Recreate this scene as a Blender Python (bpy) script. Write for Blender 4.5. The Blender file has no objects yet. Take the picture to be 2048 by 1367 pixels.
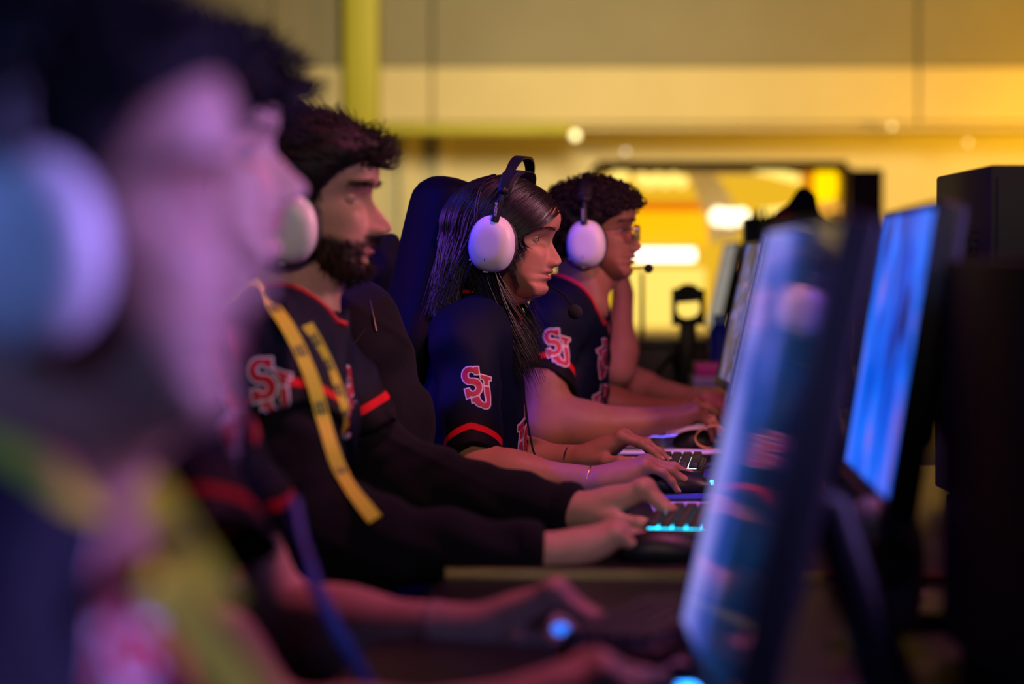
import bpy, bmesh, math, random
import numpy as np
from mathutils import Vector, Matrix
from mathutils.bvhtree import BVHTree
from mathutils.geometry import tessellate_polygon

random.seed(7)
RNG = np.random.default_rng(11)
sc = bpy.context.scene
COL = sc.collection
PI = math.pi
R = math.radians

# ------------------------------------------------------------------ camera, world, lights, exposure
CAMH, FPX = 1.14, 4836.0
PITCH = math.atan((683.5 - 540) / FPX)
cam_d = bpy.data.cameras.new('camera')
cam = bpy.data.objects.new('camera', cam_d)
COL.objects.link(cam)
cam_d.sensor_width = 36.0
cam_d.lens = 36.0 * FPX / 2048
cam_d.clip_start, cam_d.clip_end = 0.05, 60
cam.location = (0, 0, CAMH)
cam.rotation_euler = (PI / 2 - PITCH, 0, 0)
cam_d.dof.use_dof = True
cam_d.dof.focus_distance = 4.22
cam_d.dof.aperture_fstop = 2.3
sc.camera = cam


def W(px, py, z):
    """point seen at photo pixel (px, py), z metres along the optical axis"""
    x, y = (px - 1024) / FPX * z, (683.5 - py) / FPX * z
    c, s = math.cos(PITCH), math.sin(PITCH)
    return Vector((x, z * c + y * s, CAMH + y * c - z * s))


world = bpy.data.worlds.new('world')
sc.world = world
world.use_nodes = True
world.node_tree.nodes['Background'].inputs['Color'].default_value = (0.10, 0.07, 0.25, 1)
world.node_tree.nodes['Background'].inputs['Strength'].default_value = 0.02
vs = sc.view_settings
vs.view_transform = 'Standard'
vs.look = 'None'
vs.gamma = 1
vs.use_curve_mapping = False
vs.exposure = 0.0


def lamp(name, kind, loc, target, power, color, size=0.5, spot=60, blend=0.5):
    d = bpy.data.lights.new(name, kind)
    d.energy = power
    d.color = color
    if kind == 'AREA':
        d.shape = 'DISK'
        d.size = size
    else:
        d.shadow_soft_size = size
    if kind == 'SPOT':
        d.spot_size = R(spot)
        d.spot_blend = blend
    o = bpy.data.objects.new(name, d)
    COL.objects.link(o)
    o.location = loc
    o.rotation_euler = (Vector(target) - Vector(loc)).to_track_quat('-Z', 'Y').to_euler()
    return o


# unseen wash lamps above or beside the frame, plus two added fills
lamp('stage_wash_pink', 'SPOT', (0.75, 3.5, 3.0), (0.10, 3.9, 0.8), 130, (1.0, 0.20, 0.46), 0.10, 110)
lamp('face_fill_pink', 'SPOT', (1.9, 3.9, 1.9), (0.0, 4.2, 1.1), 110, (1.0, 0.42, 0.50), 0.15, 80)  # added fill brightening the faces, in place of monitor light
lamp('monitor_fill_lilac', 'SPOT', (1.35, 1.55, 1.5), (-0.22, 1.8, 1.1), 200, (0.42, 0.26, 1.0), 0.15, 75)  # added lamp standing in for the nearest player's screen glow
lamp('stage_wash_blue', 'SPOT', (-1.6, 4.0, 2.6), (-0.08, 4.4, 1.12), 260, (0.015, 0.025, 1.0), 0.05, 40)
lamp('stage_wash_violet', 'SPOT', (-2.6, 5.2, 2.0), (0.0, 4.5, 1.1), 70, (0.30, 0.08, 1.0), 0.15, 60)
lamp('house_light_warm', 'SPOT', (0.5, -0.5, 3.0), (0.0, 4.2, 1.05), 160, (1.0, 0.74, 0.53), 0.2, 25)
lamp('house_light_cyan', 'SPOT', (-0.9, -0.5, 1.7), (-0.24, 1.4, 1.2), 55, (0.17, 0.30, 1.0), 0.15, 50)
lamp('wall_wash_amber', 'SPOT', (4.6, 15.2, 1.7), (3.2, 17.4, 2.3), 620, (1.0, 0.52, 0.01), 0.3, 120)
lamp('wall_wash_yellow', 'AREA', (0.5, 13.6, 3.1), (0.4, 18.0, 1.2), 230, (1.0, 0.82, 0.34), 1.0)

# ------------------------------------------------------------------ mesh helpers
def np_mesh(name, V, F, smooth=True):
    V = np.ascontiguousarray(V, dtype=np.float32)
    F = np.ascontiguousarray(F, dtype=np.int32)
    me = bpy.data.meshes.new(name)
    n, k = F.shape
    me.vertices.add(len(V))
    me.vertices.foreach_set('co', V.ravel())
    me.loops.add(n * k)
    me.loops.foreach_set('vertex_index', F.ravel())
    me.polygons.add(n)
    me.polygons.foreach_set('loop_start', np.arange(0, n * k, k, dtype=np.int32))
    me.polygons.foreach_set('use_smooth', np.full(n, smooth, dtype=bool))
    me.update(calc_edges=True)
    return me


def put(name, me, mat, parent=None, world_space=True):
    """link a mesh; with world_space the vertices are world coordinates although it has a parent"""
    if not isinstance(me, bpy.types.Mesh):
        me = np_mesh(name, *me)
    o = bpy.data.objects.new(name, me)
    COL.objects.link(o)
    if mat:
        for m in (mat if isinstance(mat, (list, tuple)) else [mat]):
            me.materials.append(m)
    if parent:
        o.parent = parent
        if world_space:
            bw = Matrix.Identity(4)
            p = parent
            while p:
                bw = p.matrix_parent_inverse @ p.matrix_basis @ bw
                p = p.parent
            o.matrix_parent_inverse = bw.inverted()
    return o


def tag(o, label=None, cat=None, group=None, kind=None):
    for k, v in (('label', label), ('category', cat), ('group', group), ('kind', kind)):
        if v:
            o[k] = v
    return o


def empty(name, loc, label, cat, group=None, rot=None):
    o = bpy.data.objects.new(name, None)
    COL.objects.link(o)
    o.location = loc
    if rot is not None:
        o.rotation_euler = rot
    o.empty_display_size = 0.05
    return tag(o, label, cat, group)


def copy_tree(o, parent=None):
    c = o.copy()
    COL.objects.link(c)
    if parent:
        c.parent = parent
    for ch in list(o.children):
        copy_tree(ch, c)
    return c


class MB:
    """collects polygons for one mesh"""
    def __init__(self):
        self.v, self.f = [], []

    def add(self, vs_, fs_):
        b = len(self.v)
        self.v += [tuple(p) for p in vs_]
        self.f += [tuple(b + i for i in q) for q in fs_]
        return self

    def box(self, c, s, M=None, bev=0.0, taper=1.0):
        hx, hy, hz = s[0] / 2, s[1] / 2, s[2] / 2
        bm = bmesh.new()
        bmesh.ops.create_cube(bm, size=1)
        for v in bm.verts:
            t = taper if v.co.z > 0 else 1
            v.co = Vector((v.co.x * s[0] * t, v.co.y * s[1] * t, v.co.z * s[2]))
        if bev:
            bmesh.ops.bevel(bm, geom=bm.edges[:], offset=bev, segments=2, affect='EDGES', profile=0.5)
        T = Matrix.Translation(c)
        if M is not None:
            T = M @ T
        bm.verts.index_update()
        self.add([T @ v.co for v in bm.verts], [[v.index for v in f.verts] for f in bm.faces])
        bm.free()
        return self

    def cyl(self, a, b, ra, rb=None, n=20, cap=True):
        rb = ra if rb is None else rb
        a, b = Vector(a), Vector(b)
        t = (b - a).normalized()
        u = t.orthogonal().normalized()
        w = t.cross(u)
        vs_ = []
        for p, r in ((a, ra), (b, rb)):
            vs_ += [p + (u * math.cos(2 * PI * i / n) + w * math.sin(2 * PI * i / n)) * r for i in range(n)]
        fs_ = [(i, (i + 1) % n, n + (i + 1) % n, n + i) for i in range(n)]
        if cap:
            fs_ += [tuple(range(n))[::-1], tuple(range(n, 2 * n))]
        return self.add(vs_, fs_)

    def tube(self, pts, r, n=8, closed=False):
        pts = [Vector(p) for p in pts]
        m = len(pts)
        rs = r if isinstance(r, (list, tuple)) else [r] * m
        u = None
        vs_, fs_ = [], []
        for i, p in enumerate(pts):
            if closed:
                t = (pts[(i + 1) % m] - pts[i - 1]).normalized()
            else:
                t = (pts[min(i + 1, m - 1)] - pts[max(i - 1, 0)]).normalized()
            u = t.orthogonal().normalized() if u is None else (u - t * u.dot(t)).normalized()
            w = t.cross(u)
            vs_ += [p + (u * math.cos(2 * PI * j / n) + w * math.sin(2 * PI * j / n)) * rs[i] for j in range(n)]
        for i in range(m if closed else m - 1):
            for j in range(n):
                a, b = i * n, ((i + 1) % m) * n
                fs_.append((a + j, a + (j + 1) % n, b + (j + 1) % n, b + j))
        if not closed:
            fs_ += [tuple(range(n))[::-1], tuple((m - 1) * n + j for j in range(n))]
        return self.add(vs_, fs_)

    def strip(self, pts, side, width, thick):
        """flat strap along pts; side[i] across, given thickness"""
        m = len(pts)
        vs_, fs_ = [], []
        for i in range(m):
            p, s = Vector(pts[i]), Vector(side[i]).normalized()
            t = (Vector(pts[min(i + 1, m - 1)]) - Vector(pts[max(i - 1, 0)])).normalized()
            nn = t.cross(s).normalized()
            wd = width[i] if isinstance(width, (list, tuple)) else width
            vs_ += [p + s * wd / 2 + nn * thick / 2, p - s * wd / 2 + nn * thick / 2,
                    p - s * wd / 2 - nn * thick / 2, p + s * wd / 2 - nn * thick / 2]
        for i in range(m - 1):
            for j in range(4):
                a, b = i * 4, (i + 1) * 4
                fs_.append((a + j, b + j, b + (j + 1) % 4, a + (j + 1) % 4))
        fs_ += [(0, 1, 2, 3), tuple((m - 1) * 4 + j for j in (3, 2, 1, 0))]
        return self.add(vs_, fs_)

    def sphere(self, c, r, nu=20, nv=12, M=None, pw=2.0):
        rx, ry, rz = (r, r, r) if isinstance(r, (int, float)) else r
        vs_, fs_ = [], []
        sg = lambda a, e: math.copysign(abs(a) ** e, a)
        e = 2.0 / pw
        for i in range(nv + 1):
            th = PI * i / nv
            for j in range(nu):
                ph = 2 * PI * j / nu
                p = Vector((rx * sg(math.sin(th), e) * sg(math.cos(ph), e),
                            ry * sg(math.sin(th), e) * sg(math.sin(ph), e), rz * sg(math.cos(th), e)))
                if M is not None:
                    p = M @ p
                vs_.append(Vector(c) + p)
        for i in range(nv):
            for j in range(nu):
                a, b = i * nu, (i + 1) * nu
                fs_.append((a + j, b + j, b + (j + 1) % nu, a + (j + 1) % nu))
        return self.add(vs_, fs_)

    def mesh(self, name, smooth=True, angle=40):
        me = bpy.data.meshes.new(name)
        me.from_pydata(self.v, [], self.f)
        me.validate()
        bm = bmesh.new()
        bm.from_mesh(me)
        bmesh.ops.recalc_face_normals(bm, faces=bm.faces)
        for f in bm.faces:
            f.smooth = smooth
        if smooth:
            for e in bm.edges:
                if len(e.link_faces) == 2 and e.calc_face_angle(0) > R(angle):
                    e.smooth = False
        bm.to_mesh(me)
        bm.free()
        return me


# ------------------------------------------------------------------ signed-distance sculpting (surface nets)
class Field:
    def __init__(self, lo, hi, h):
        self.lo = np.array(lo, float)
        self.h = h
        self.n = np.ceil((np.array(hi, float) - self.lo) / h).astype(int) + 1
        self.a = np.full(self.n, 9.0, np.float32)

    def _sub(self, lo, hi):
        i0 = np.clip(np.floor((lo - self.lo) / self.h).astype(int), 0, self.n - 1)
        i1 = np.clip(np.ceil((hi - self.lo) / self.h).astype(int) + 1, 1, self.n)
        sl = tuple(slice(a, b) for a, b in zip(i0, i1))
        ax = [self.lo[d] + self.h * np.arange(i0[d], i1[d]) for d in range(3)]
        P = np.stack(np.meshgrid(*ax, indexing='ij'), -1)
        return sl, P

    def _mix(self, sl, d, k, sub):
        a = self.a[sl]
        d = d.astype(np.float32)
        if sub:
            self.a[sl] = np.maximum(a, -d)
        elif k > 0:
            hh = np.maximum(k - np.abs(a - d), 0) / k
            self.a[sl] = np.minimum(a, d) - hh * hh * k * 0.25
        else:
            self.a[sl] = np.minimum(a, d)

    def cone(self, a, b, ra, rb, k=0.01, squash=None, cut=None, sub=False):
        a, b = np.array(a, float), np.array(b, float)
        pad = max(ra, rb) * (1 if squash is None else max(1, 1 / squash[1])) + k + 3 * self.h
        sl, P = self._sub(np.minimum(a, b) - pad, np.maximum(a, b) + pad)
        if 0 in P.shape:
            return self
        q, ba = P - a, b - a
        t = np.clip((q @ ba) / max(ba @ ba, 1e-12), 0, 1)
        q = q - t[..., None] * ba
        if squash is not None:
            u = np.array(squash[0], float)
            u /= np.linalg.norm(u)
            q = q + (q @ u)[..., None] * u * (1 / squash[1] - 1)
        d = np.sqrt((q * q).sum(-1)) - (ra + (rb - ra) * t)
        if cut is not None:
            d = np.maximum(d, cut(P))
        self._mix(sl, d, k, sub)
        return self

    def ell(self, c, r, M=None, k=0.01, sub=False):
        c, r = np.array(c, float), np.array(r, float)
        pad = r.max() + k + 3 * self.h
        sl, P = self._sub(c - pad, c + pad)
        if 0 in P.shape:
            return self
        q = P - c
        if M is not None:
            q = q @ np.array(M)          # columns are the local axes
        k0 = np.sqrt(((q / r) ** 2).sum(-1))
        k1 = np.sqrt(((q / (r * r)) ** 2).sum(-1)) + 1e-9
        self._mix(sl, k0 * (k0 - 1) / k1, k, sub)
        return self

    def warp(self, fn):
        ax = [self.lo[d] + self.h * np.arange(self.n[d]) for d in range(3)]
        near = np.abs(self.a) < 0.05
        idx = np.argwhere(near)
        P = self.lo + idx * self.h
        self.a[near] += fn(P).astype(np.float32)
        return self

    def net(self):
        a = self.a
        a[0], a[-1] = 1, 1
        a[:, 0], a[:, -1] = 1, 1
        a[:, :, 0], a[:, :, -1] = 1, 1
        s = a < 0
        cs = [s[i:s.shape[0] - 1 + i, j:s.shape[1] - 1 + j, k:s.shape[2] - 1 + k]
              for i in (0, 1) for j in (0, 1) for k in (0, 1)]
        tot = np.zeros(cs[0].shape, np.int8)
        for c in cs:
            tot += c
        act = (tot > 0) & (tot < 8)
        cell = np.argwhere(act)
        ids = np.full(act.shape, -1, np.int64)
        ids[act] = np.arange(len(cell))
        corner = np.array([(i, j, k) for i in (0, 1) for j in (0, 1) for k in (0, 1)])
        val = np.stack([a[cell[:, 0] + c[0], cell[:, 1] + c[1], cell[:, 2] + c[2]] for c in corner], 1)
        acc = np.zeros((len(cell), 3))
        cnt = np.zeros(len(cell))
        for p in range(8):
            for q in range(p + 1, 8):
                if np.abs(corner[p] - corner[q]).sum() == 1:
                    x = (val[:, p] < 0) != (val[:, q] < 0)
                    t = val[x, p] / (val[x, p] - val[x, q])
                    acc[x] += corner[p] + t[:, None] * (corner[q] - corner[p])
                    cnt[x] += 1
        V = self.lo + self.h * (cell + acc / cnt[:, None])
        quads = []
        for ax_, (u, w) in enumerate(((1, 2), (2, 0), (0, 1))):
            sA = [slice(None)] * 3
            sB = [slice(None)] * 3
            sA[ax_], sB[ax_] = slice(0, -1), slice(1, None)
            A, B = s[tuple(sA)], s[tuple(sB)]
            e = np.argwhere(A != B)
            if not len(e):
                continue
            flip = ~A[e[:, 0], e[:, 1], e[:, 2]]
            o = np.zeros(3, int)
            qs = []
            for du, dw in ((0, 0), (1, 0), (1, 1), (0, 1)):
                o = np.zeros(3, int)
                o[u], o[w] = -du, -dw
                c = e + o
                qs.append(ids[c[:, 0], c[:, 1], c[:, 2]])
            Q = np.stack(qs, 1)
            Q[flip] = Q[flip][:, ::-1]
            quads.append(Q)
        Q = np.concatenate(quads)
        return V, Q[(Q >= 0).all(1)]


def join_np(*parts):
    Vs, Fs, b = [], [], 0
    for V, F in parts:
        V, F = np.asarray(V, float), np.asarray(F)
        if F.shape[1] == 3:
            F = np.concatenate([F, F[:, 2:]], 1)
        Vs.append(V)
        Fs.append(F + b)
        b += len(V)
    return np.concatenate(Vs), np.concatenate(Fs)


def apply(M, V):
    M = np.array(M)
    return np.asarray(V) @ M[:3, :3].T + M[:3, 3]


def strands(paths, rad, sides=3):
    """paths (S,n,3), rad (n,) or (S,n): one mesh of thin tubes"""
    P = np.asarray(paths, float)
    S, n, _ = P.shape
    rad = np.broadcast_to(rad, (S, n))
    T = np.gradient(P, axis=1)
    T /= np.linalg.norm(T, axis=-1, keepdims=True) + 1e-9
    ref = np.array([0.31, -0.83, 0.46])
    U = np.cross(T, ref)
    U /= np.linalg.norm(U, axis=-1, keepdims=True) + 1e-9
    Wv = np.cross(T, U)
    ang = 2 * PI * np.arange(sides) / sides
    V = (P[:, :, None] + rad[..., None, None] * (U[:, :, None] * np.cos(ang)[None, None, :, None]
                                                 + Wv[:, :, None] * np.sin(ang)[None, None, :, None]))
    idx = np.arange(S * n * sides).reshape(S, n, sides)
    nx = np.roll(idx, -1, 2)
    F = np.stack([idx[:, :-1], nx[:, :-1], nx[:, 1:], idx[:, 1:]], -1).reshape(-1, 4)
    return V.reshape(-1, 3), F


# ------------------------------------------------------------------ materials
MATS = {}


def mat(name, col, rough=0.5, metal=0.0, emit=None, estr=0.0, bump=0.0, bscale=200.0, var=0.0, vscale=20.0,
        sss=0.0, spec=0.5, coat=0.0, sheen=0.0, alpha=1.0, trans=0.0, stretch=None):
    if name in MATS:
        return MATS[name]
    m = bpy.data.materials.new(name)
    m.use_nodes = True
    nt = m.node_tree
    b = nt.nodes['Principled BSDF']
    b.inputs['Base Color'].default_value = (*col, 1)
    b.inputs['Roughness'].default_value = rough
    b.inputs['Metallic'].default_value = metal
    b.inputs['Specular IOR Level'].default_value = spec
    b.inputs['Coat Weight'].default_value = coat
    b.inputs['Sheen Weight'].default_value = sheen
    b.inputs['Transmission Weight'].default_value = trans
    if sss:
        b.inputs['Subsurface Weight'].default_value = sss
        b.inputs['Subsurface Radius'].default_value = (0.012, 0.005, 0.003)
        b.inputs['Subsurface Scale'].default_value = 0.6
    if emit:
        b.inputs['Emission Color'].default_value = (*emit, 1)
        b.inputs['Emission Strength'].default_value = estr
    if bump or var:
        tc = nt.nodes.new('ShaderNodeTexCoord')
        mp = nt.nodes.new('ShaderNodeMapping')
        nt.links.new(tc.outputs['Object'], mp.inputs[0])
        if stretch:
            mp.inputs['Scale'].default_value = stretch
        if bump:
            nz = nt.nodes.new('ShaderNodeTexNoise')
            nz.inputs['Scale'].default_value = bscale
            nz.inputs['Detail'].default_value = 4
            nt.links.new(mp.outputs[0], nz.inputs['Vector'])
            bp = nt.nodes.new('ShaderNodeBump')
            bp.inputs['Strength'].default_value = bump
            bp.inputs['Distance'].default_value = 0.002
            nt.links.new(nz.outputs['Fac'], bp.inputs['Height'])
            nt.links.new(bp.outputs[0], b.inputs['Normal'])
        if var:
            nz = nt.nodes.new('ShaderNodeTexNoise')
            nz.inputs['Scale'].default_value = vscale
            nz.inputs['Detail'].default_value = 5
            nt.links.new(mp.outputs[0], nz.inputs['Vector'])
            rp = nt.nodes.new('ShaderNodeValToRGB')
            rp.color_ramp.elements[0].position = 0.3
            rp.color_ramp.elements[1].position = 0.7
            rp.color_ramp.elements[0].color = (*[c * (1 - var) for c in col], 1)
            rp.color_ramp.elements[1].color = (*[min(1, c * (1 + var)) for c in col], 1)
            nt.links.new(nz.outputs['Fac'], rp.inputs[0])
            nt.links.new(rp.outputs[0], b.inputs['Base Color'])
    MATS[name] = m
    return m


def skin_mat(name, col, lip, beard=None):
    """skin with reddened lips and stubble read from the mesh's own masks"""
    m = mat(name, col, 0.52, bump=0.08, bscale=1100, sss=0.15, spec=0.3)
    nt = m.node_tree
    b = nt.nodes['Principled BSDF']
    nz = nt.nodes.new('ShaderNodeTexNoise')
    nz.inputs['Scale'].default_value = 60
    tc = nt.nodes.new('ShaderNodeTexCoord')
    nt.links.new(tc.outputs['Object'], nz.inputs['Vector'])
    rp = nt.nodes.new('ShaderNodeValToRGB')
    rp.color_ramp.elements[0].color = (*[c * 0.88 for c in col], 1)
    rp.color_ramp.elements[1].color = (*[min(1, c * 1.1) for c in col], 1)
    nt.links.new(nz.outputs['Fac'], rp.inputs[0])
    last = rp.outputs[0]
    for attr, c2 in (('lips', lip), ('stubble', beard or (0.02, 0.012, 0.01))):
        at = nt.nodes.new('ShaderNodeAttribute')
        at.attribute_name = attr
        mx = nt.nodes.new('ShaderNodeMix')
        mx.data_type = 'RGBA'
        nt.links.new(at.outputs['Fac'], mx.inputs['Factor'])
        nt.links.new(last, mx.inputs['A'])
        mx.inputs['B'].default_value = (*c2, 1)
        last = mx.outputs['Result']
    nt.links.new(last, b.inputs['Base Color'])
    return m


def jersey_mat(name, col, hem, stripe):
    """navy knit; the dark sleeve hem and its red stripe follow the mesh's distance from the sleeve end"""
    m = mat(name, col, 0.6, bump=0.35, bscale=900, sheen=0.0, spec=0.10)
    nt = m.node_tree
    b = nt.nodes['Principled BSDF']
    at = nt.nodes.new('ShaderNodeAttribute')
    at.attribute_name = 'hem'
    rp = nt.nodes.new('ShaderNodeValToRGB')
    cr = rp.color_ramp
    cr.interpolation = 'CONSTANT'
    cr.elements[0].position, cr.elements[0].color = 0.0, (*hem, 1)
    cr.elements[1].position, cr.elements[1].color = 0.24, (*stripe, 1)
    for p, c in ((0.36, hem), (0.50, col)):
        e = cr.elements.new(p)
        e.color = (*c, 1)
    mr = nt.nodes.new('ShaderNodeMapRange')
    mr.inputs['From Max'].default_value = 0.1
    nt.links.new(at.outputs['Fac'], mr.inputs[0])
    nt.links.new(mr.outputs[0], rp.inputs[0])
    nt.links.new(rp.outputs[0], b.inputs['Base Color'])
    return m


M_CUP = mat('headset_white', (0.72, 0.72, 0.72), 0.38, bump=0.12, bscale=1500)
M_BLACK = mat('black_plastic', (0.008, 0.008, 0.010), 0.42, bump=0.1, bscale=600, spec=.3)
M_PAD = mat('black_leatherette', (0.015, 0.014, 0.016), 0.6, bump=0.4, bscale=350)
M_FOAM = mat('black_foam', (0.010, 0.010, 0.011), 0.95, bump=1.0, bscale=900)
M_PRINT = mat('white_print', (0.75, 0.75, 0.78), 0.5)
M_HAIRB = mat('black_hair', (0.008, 0.005, 0.005), 0.36, spec=0.42, var=0.5, vscale=30)
M_HAIRM = mat('matte_black_hair', (0.008, 0.006, 0.008), 0.75, spec=0.15, var=0.4, vscale=40)
M_HAIRBR = mat('dark_brown_hair', (0.010, 0.005, 0.004), 0.6, spec=0.2, var=0.5, vscale=60)
M_BLK = mat('black_cloth', (0.005, 0.0045, 0.007), 0.8, bump=0.6, bscale=500, sheen=0.03, spec=.12)
M_HOODIE = mat('charcoal_knit', (0.0065, 0.0052, 0.0085), 0.85, bump=0.7, bscale=700, sheen=0.03, spec=.10)
M_TROUSER = mat('dark_trousers', (0.006, 0.006, 0.010), 0.8, bump=0.5, bscale=600, spec=.12)
M_EYE = mat('eye_white', (0.30, 0.26, 0.26), 0.2, coat=0.3)
M_IRIS = mat('dark_iris', (0.012, 0.006, 0.004), 0.08, coat=1.0)
M_RED = mat('logo_red', (0.42, 0.006, 0.012), 0.55, bump=0.2, bscale=700)
M_WHITE = mat('logo_white', (0.68, 0.64, 0.72), 0.55, bump=0.2, bscale=700)
M_NAIL = mat('fingernail', (0.62, 0.38, 0.34), 0.2, coat=0.5)
M_JERSEY = jersey_mat('navy_jersey', (0.0030, 0.0058, 0.0170), (0.0055, 0.0038, 0.0055), (0.62, 0.008, 0.012))
M_COLLAR = mat('red_collar_trim', (0.50, 0.01, 0.015), 0.6)
M_GOLD = mat('gold_chain', (0.8, 0.55, 0.25), 0.25, metal=1.0)

# ------------------------------------------------------------------ people: head
def interp(z, tab):
    t = np.array(sorted(tab))
    # smooth cubic (Catmull-Rom on the table)
    x, y = t[:, 0], t[:, 1]
    d = np.gradient(y, x)
    i = np.clip(np.searchsorted(x, z) - 1, 0, len(x) - 2)
    hh = x[i + 1] - x[i]
    s = np.clip((z - x[i]) / hh, 0, 1)
    return ((2 * s ** 3 - 3 * s ** 2 + 1) * y[i] + (s ** 3 - 2 * s ** 2 + s) * hh * d[i]
            + (-2 * s ** 3 + 3 * s ** 2) * y[i + 1] + (s ** 3 - s ** 2) * hh * d[i + 1])


FRONT = [(-.102, .050), (-.099, .066), (-.093, .080), (-.084, .0885), (-.076, .0895), (-.066, .0855), (-.058, .089),
         (-.049, .090), (-.040, .092), (-.032, .0915), (-.015, .089), (0, .087), (.018, .0855), (.030, .089),
         (.042, .0955), (.055, .099), (.075, .097), (.092, .087), (.107, .068), (.118, .046), (.125, .022), (.1275, .004)]
BACK = [(-.102, .020), (-.093, .006), (-.08, -.004), (-.06, -.022), (-.04, -.050), (-.02, -.074), (0, -.087), (.03, -.098),
        (.06, -.099), (.09, -.083), (.107, -.062), (.118, -.042), (.125, -.020), (.1275, -.004)]
WIDTH = [(-.102, .012), (-.099, .024), (-.093, .034), (-.08, .045), (-.065, .0525), (-.05, .058), (-.02, .065), (0, .068), (.02, .070),
         (.05, .0745), (.07, .073), (.09, .064), (.107, .050), (.118, .034), (.125, .016), (.1275, .003)]
NOSE = [(-.044, 0), (-.040, .002), (-.036, .009), (-.031, .021), (-.026, .028), (-.020, .0305), (-.014, .0285), (-.005, .022),
        (.008, .014), (.018, .0085), (.027, .0045), (.038, .001), (.046, 0)]
NOSEW = [(-.044, .011), (-.030, .0125), (-.022, .012), (-.012, .0105), (0, .0085), (.018, .0065), (.046, .008)]


EYX = .0615


def head_grid(p):
    """returns grid V (nz, na, 3) in the head frame: x forward, y to the person's left, z up; origin between the ears"""
    nz, na = 190, 150
    zs = np.concatenate([np.linspace(-.102, .10, nz - 40), .10 + .0275 * np.sin(np.linspace(0, PI / 2, 41))[1:]])
    xf, xb, w = interp(zs, FRONT), interp(zs, BACK), interp(zs, WIDTH)
    t = np.linspace(0, 2 * PI, na, endpoint=False)
    t = t - 0.30 * np.sin(2 * t) * 0.5 - 0.35 * np.sin(t)         # denser at the face
    Z, T = np.meshgrid(zs, t, indexing='ij')
    ex = 2 / 2.25
    ct, st = np.cos(T), np.sin(T)
    c = np.sign(ct) * np.abs(ct) ** ex
    s = np.sign(st) * np.abs(st) ** ex
    xm = (0.15 * xf + 0.85 * xb + 0.06)[:, None]
    xm = np.minimum(xm, xf[:, None] - 0.01)
    X = xm + np.where(c > 0, (xf[:, None] - xm) * c, (xm - xb[:, None]) * c)
    Y = w[:, None] * s
    fr = np.clip((c - 0.05) / 0.5, 0, 1)
    g = lambda y0, z0, sy, sz: np.exp(-((Y - y0) / sy) ** 2 - ((Z - z0) / sz) ** 2)
    nsc = p.get('nose', 1.0)
    X += fr * p.get('fore', 0) * np.clip((Z - .010) / .02, 0, 1) * np.clip((.11 - Z) / .04, 0, 1)
    X += fr * interp(zs, NOSE)[:, None] * nsc * np.exp(-(np.abs(Y) / interp(zs, NOSEW)[:, None]) ** 2.2)
    for sd in (-1, 1):
        X += fr * (g(sd * .0125, -.027, .0055, .008) * .0085)                 # alae
        X -= fr * (g(sd * .032, .018, .017, .0115) * .0085 + g(sd * .017, .020, .009, .012) * .004)  # sockets
        X += fr * g(sd * .034, .043, .020, .008) * .0035 * p.get('brow', 1)   # brow ridge
        X += fr * g(sd * .040, -.012, .020, .018) * .0045 * p.get('cheek', 1)  # cheek
        Y += sd * g(sd * .058, -.005, .02, .018) * .002
        X -= fr * g(sd * .036, -.046, .012, .014) * .0022
    lp = p.get('lips', 1.0)
    X += fr * lp * (.0075 * g(0, -.0435, .019, .0048) + .0070 * g(0, -.0565, .017, .0052) - .0040 * g(0, -.0497, .022, .0018))
    X += fr * g(0, -.078, .018, .012) * .003 * p.get('chin', 1)
    X -= fr * g(0, -.0375, .005, .006) * .0015                                 # philtrum
    lips = np.clip(g(0, -.0435, .0215, .0052) * 1.2 + g(0, -.0565, .020, .0058) * 1.2, 0, 1) * (c > 0.5)
    lips = np.clip((lips - 0.35) * 2.2, 0, 1)
    return np.stack([X, Y, Z], -1), lips


def grid_faces(nz, na):
    i = np.arange(nz * na).reshape(nz, na)
    nx = np.roll(i, -1, 1)
    return np.stack([i[:-1], nx[:-1], nx[1:], i[1:]], -1).reshape(-1, 4)


def cap_sphere(c, r, el0, el1, M=None, n=40, m=12, az=1.7):
    """front facing strip of a sphere between two elevations (an eyelid)"""
    S_, A = np.meshgrid(np.linspace(0, 1, m), np.linspace(-az, az, n), indexing='ij')
    edge = el0 * np.where(np.abs(A) < .85, np.cos(A / .85 * PI / 2) ** .7, 0) - .10 * np.clip(np.abs(A) - .85, 0, 1) * np.sign(el1)
    E = edge + (el1 - edge) * S_
    V = np.stack([np.cos(A) * np.cos(E), np.sin(A) * np.cos(E), np.sin(E)], -1).reshape(-1, 3) * r + np.array(c)
    i = np.arange(m * n).reshape(m, n)
    F = np.stack([i[:-1, :-1], i[:-1, 1:], i[1:, 1:], i[1:, :-1]], -1).reshape(-1, 4)
    return V, F


def head_normals(G):
    du = np.gradient(G, axis=0)
    dv = np.roll(G, -1, 1) - np.roll(G, 1, 1)
    n = np.cross(dv, du)
    n /= np.linalg.norm(n, axis=-1, keepdims=True) + 1e-12
    return n


# ------------------------------------------------------------------ people: hand
FINGERS = [  # f, s, lengths, radius
    ('index', .090, .027, (.042, .026, .020), .0086),
    ('middle', .094, .009, (.046, .029, .021), .0088),
    ('ring', .089, -.010, (.042, .027, .020), .0083),
    ('pinky', .080, -.028, (.033, .021, .018), .0073)]


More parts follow.
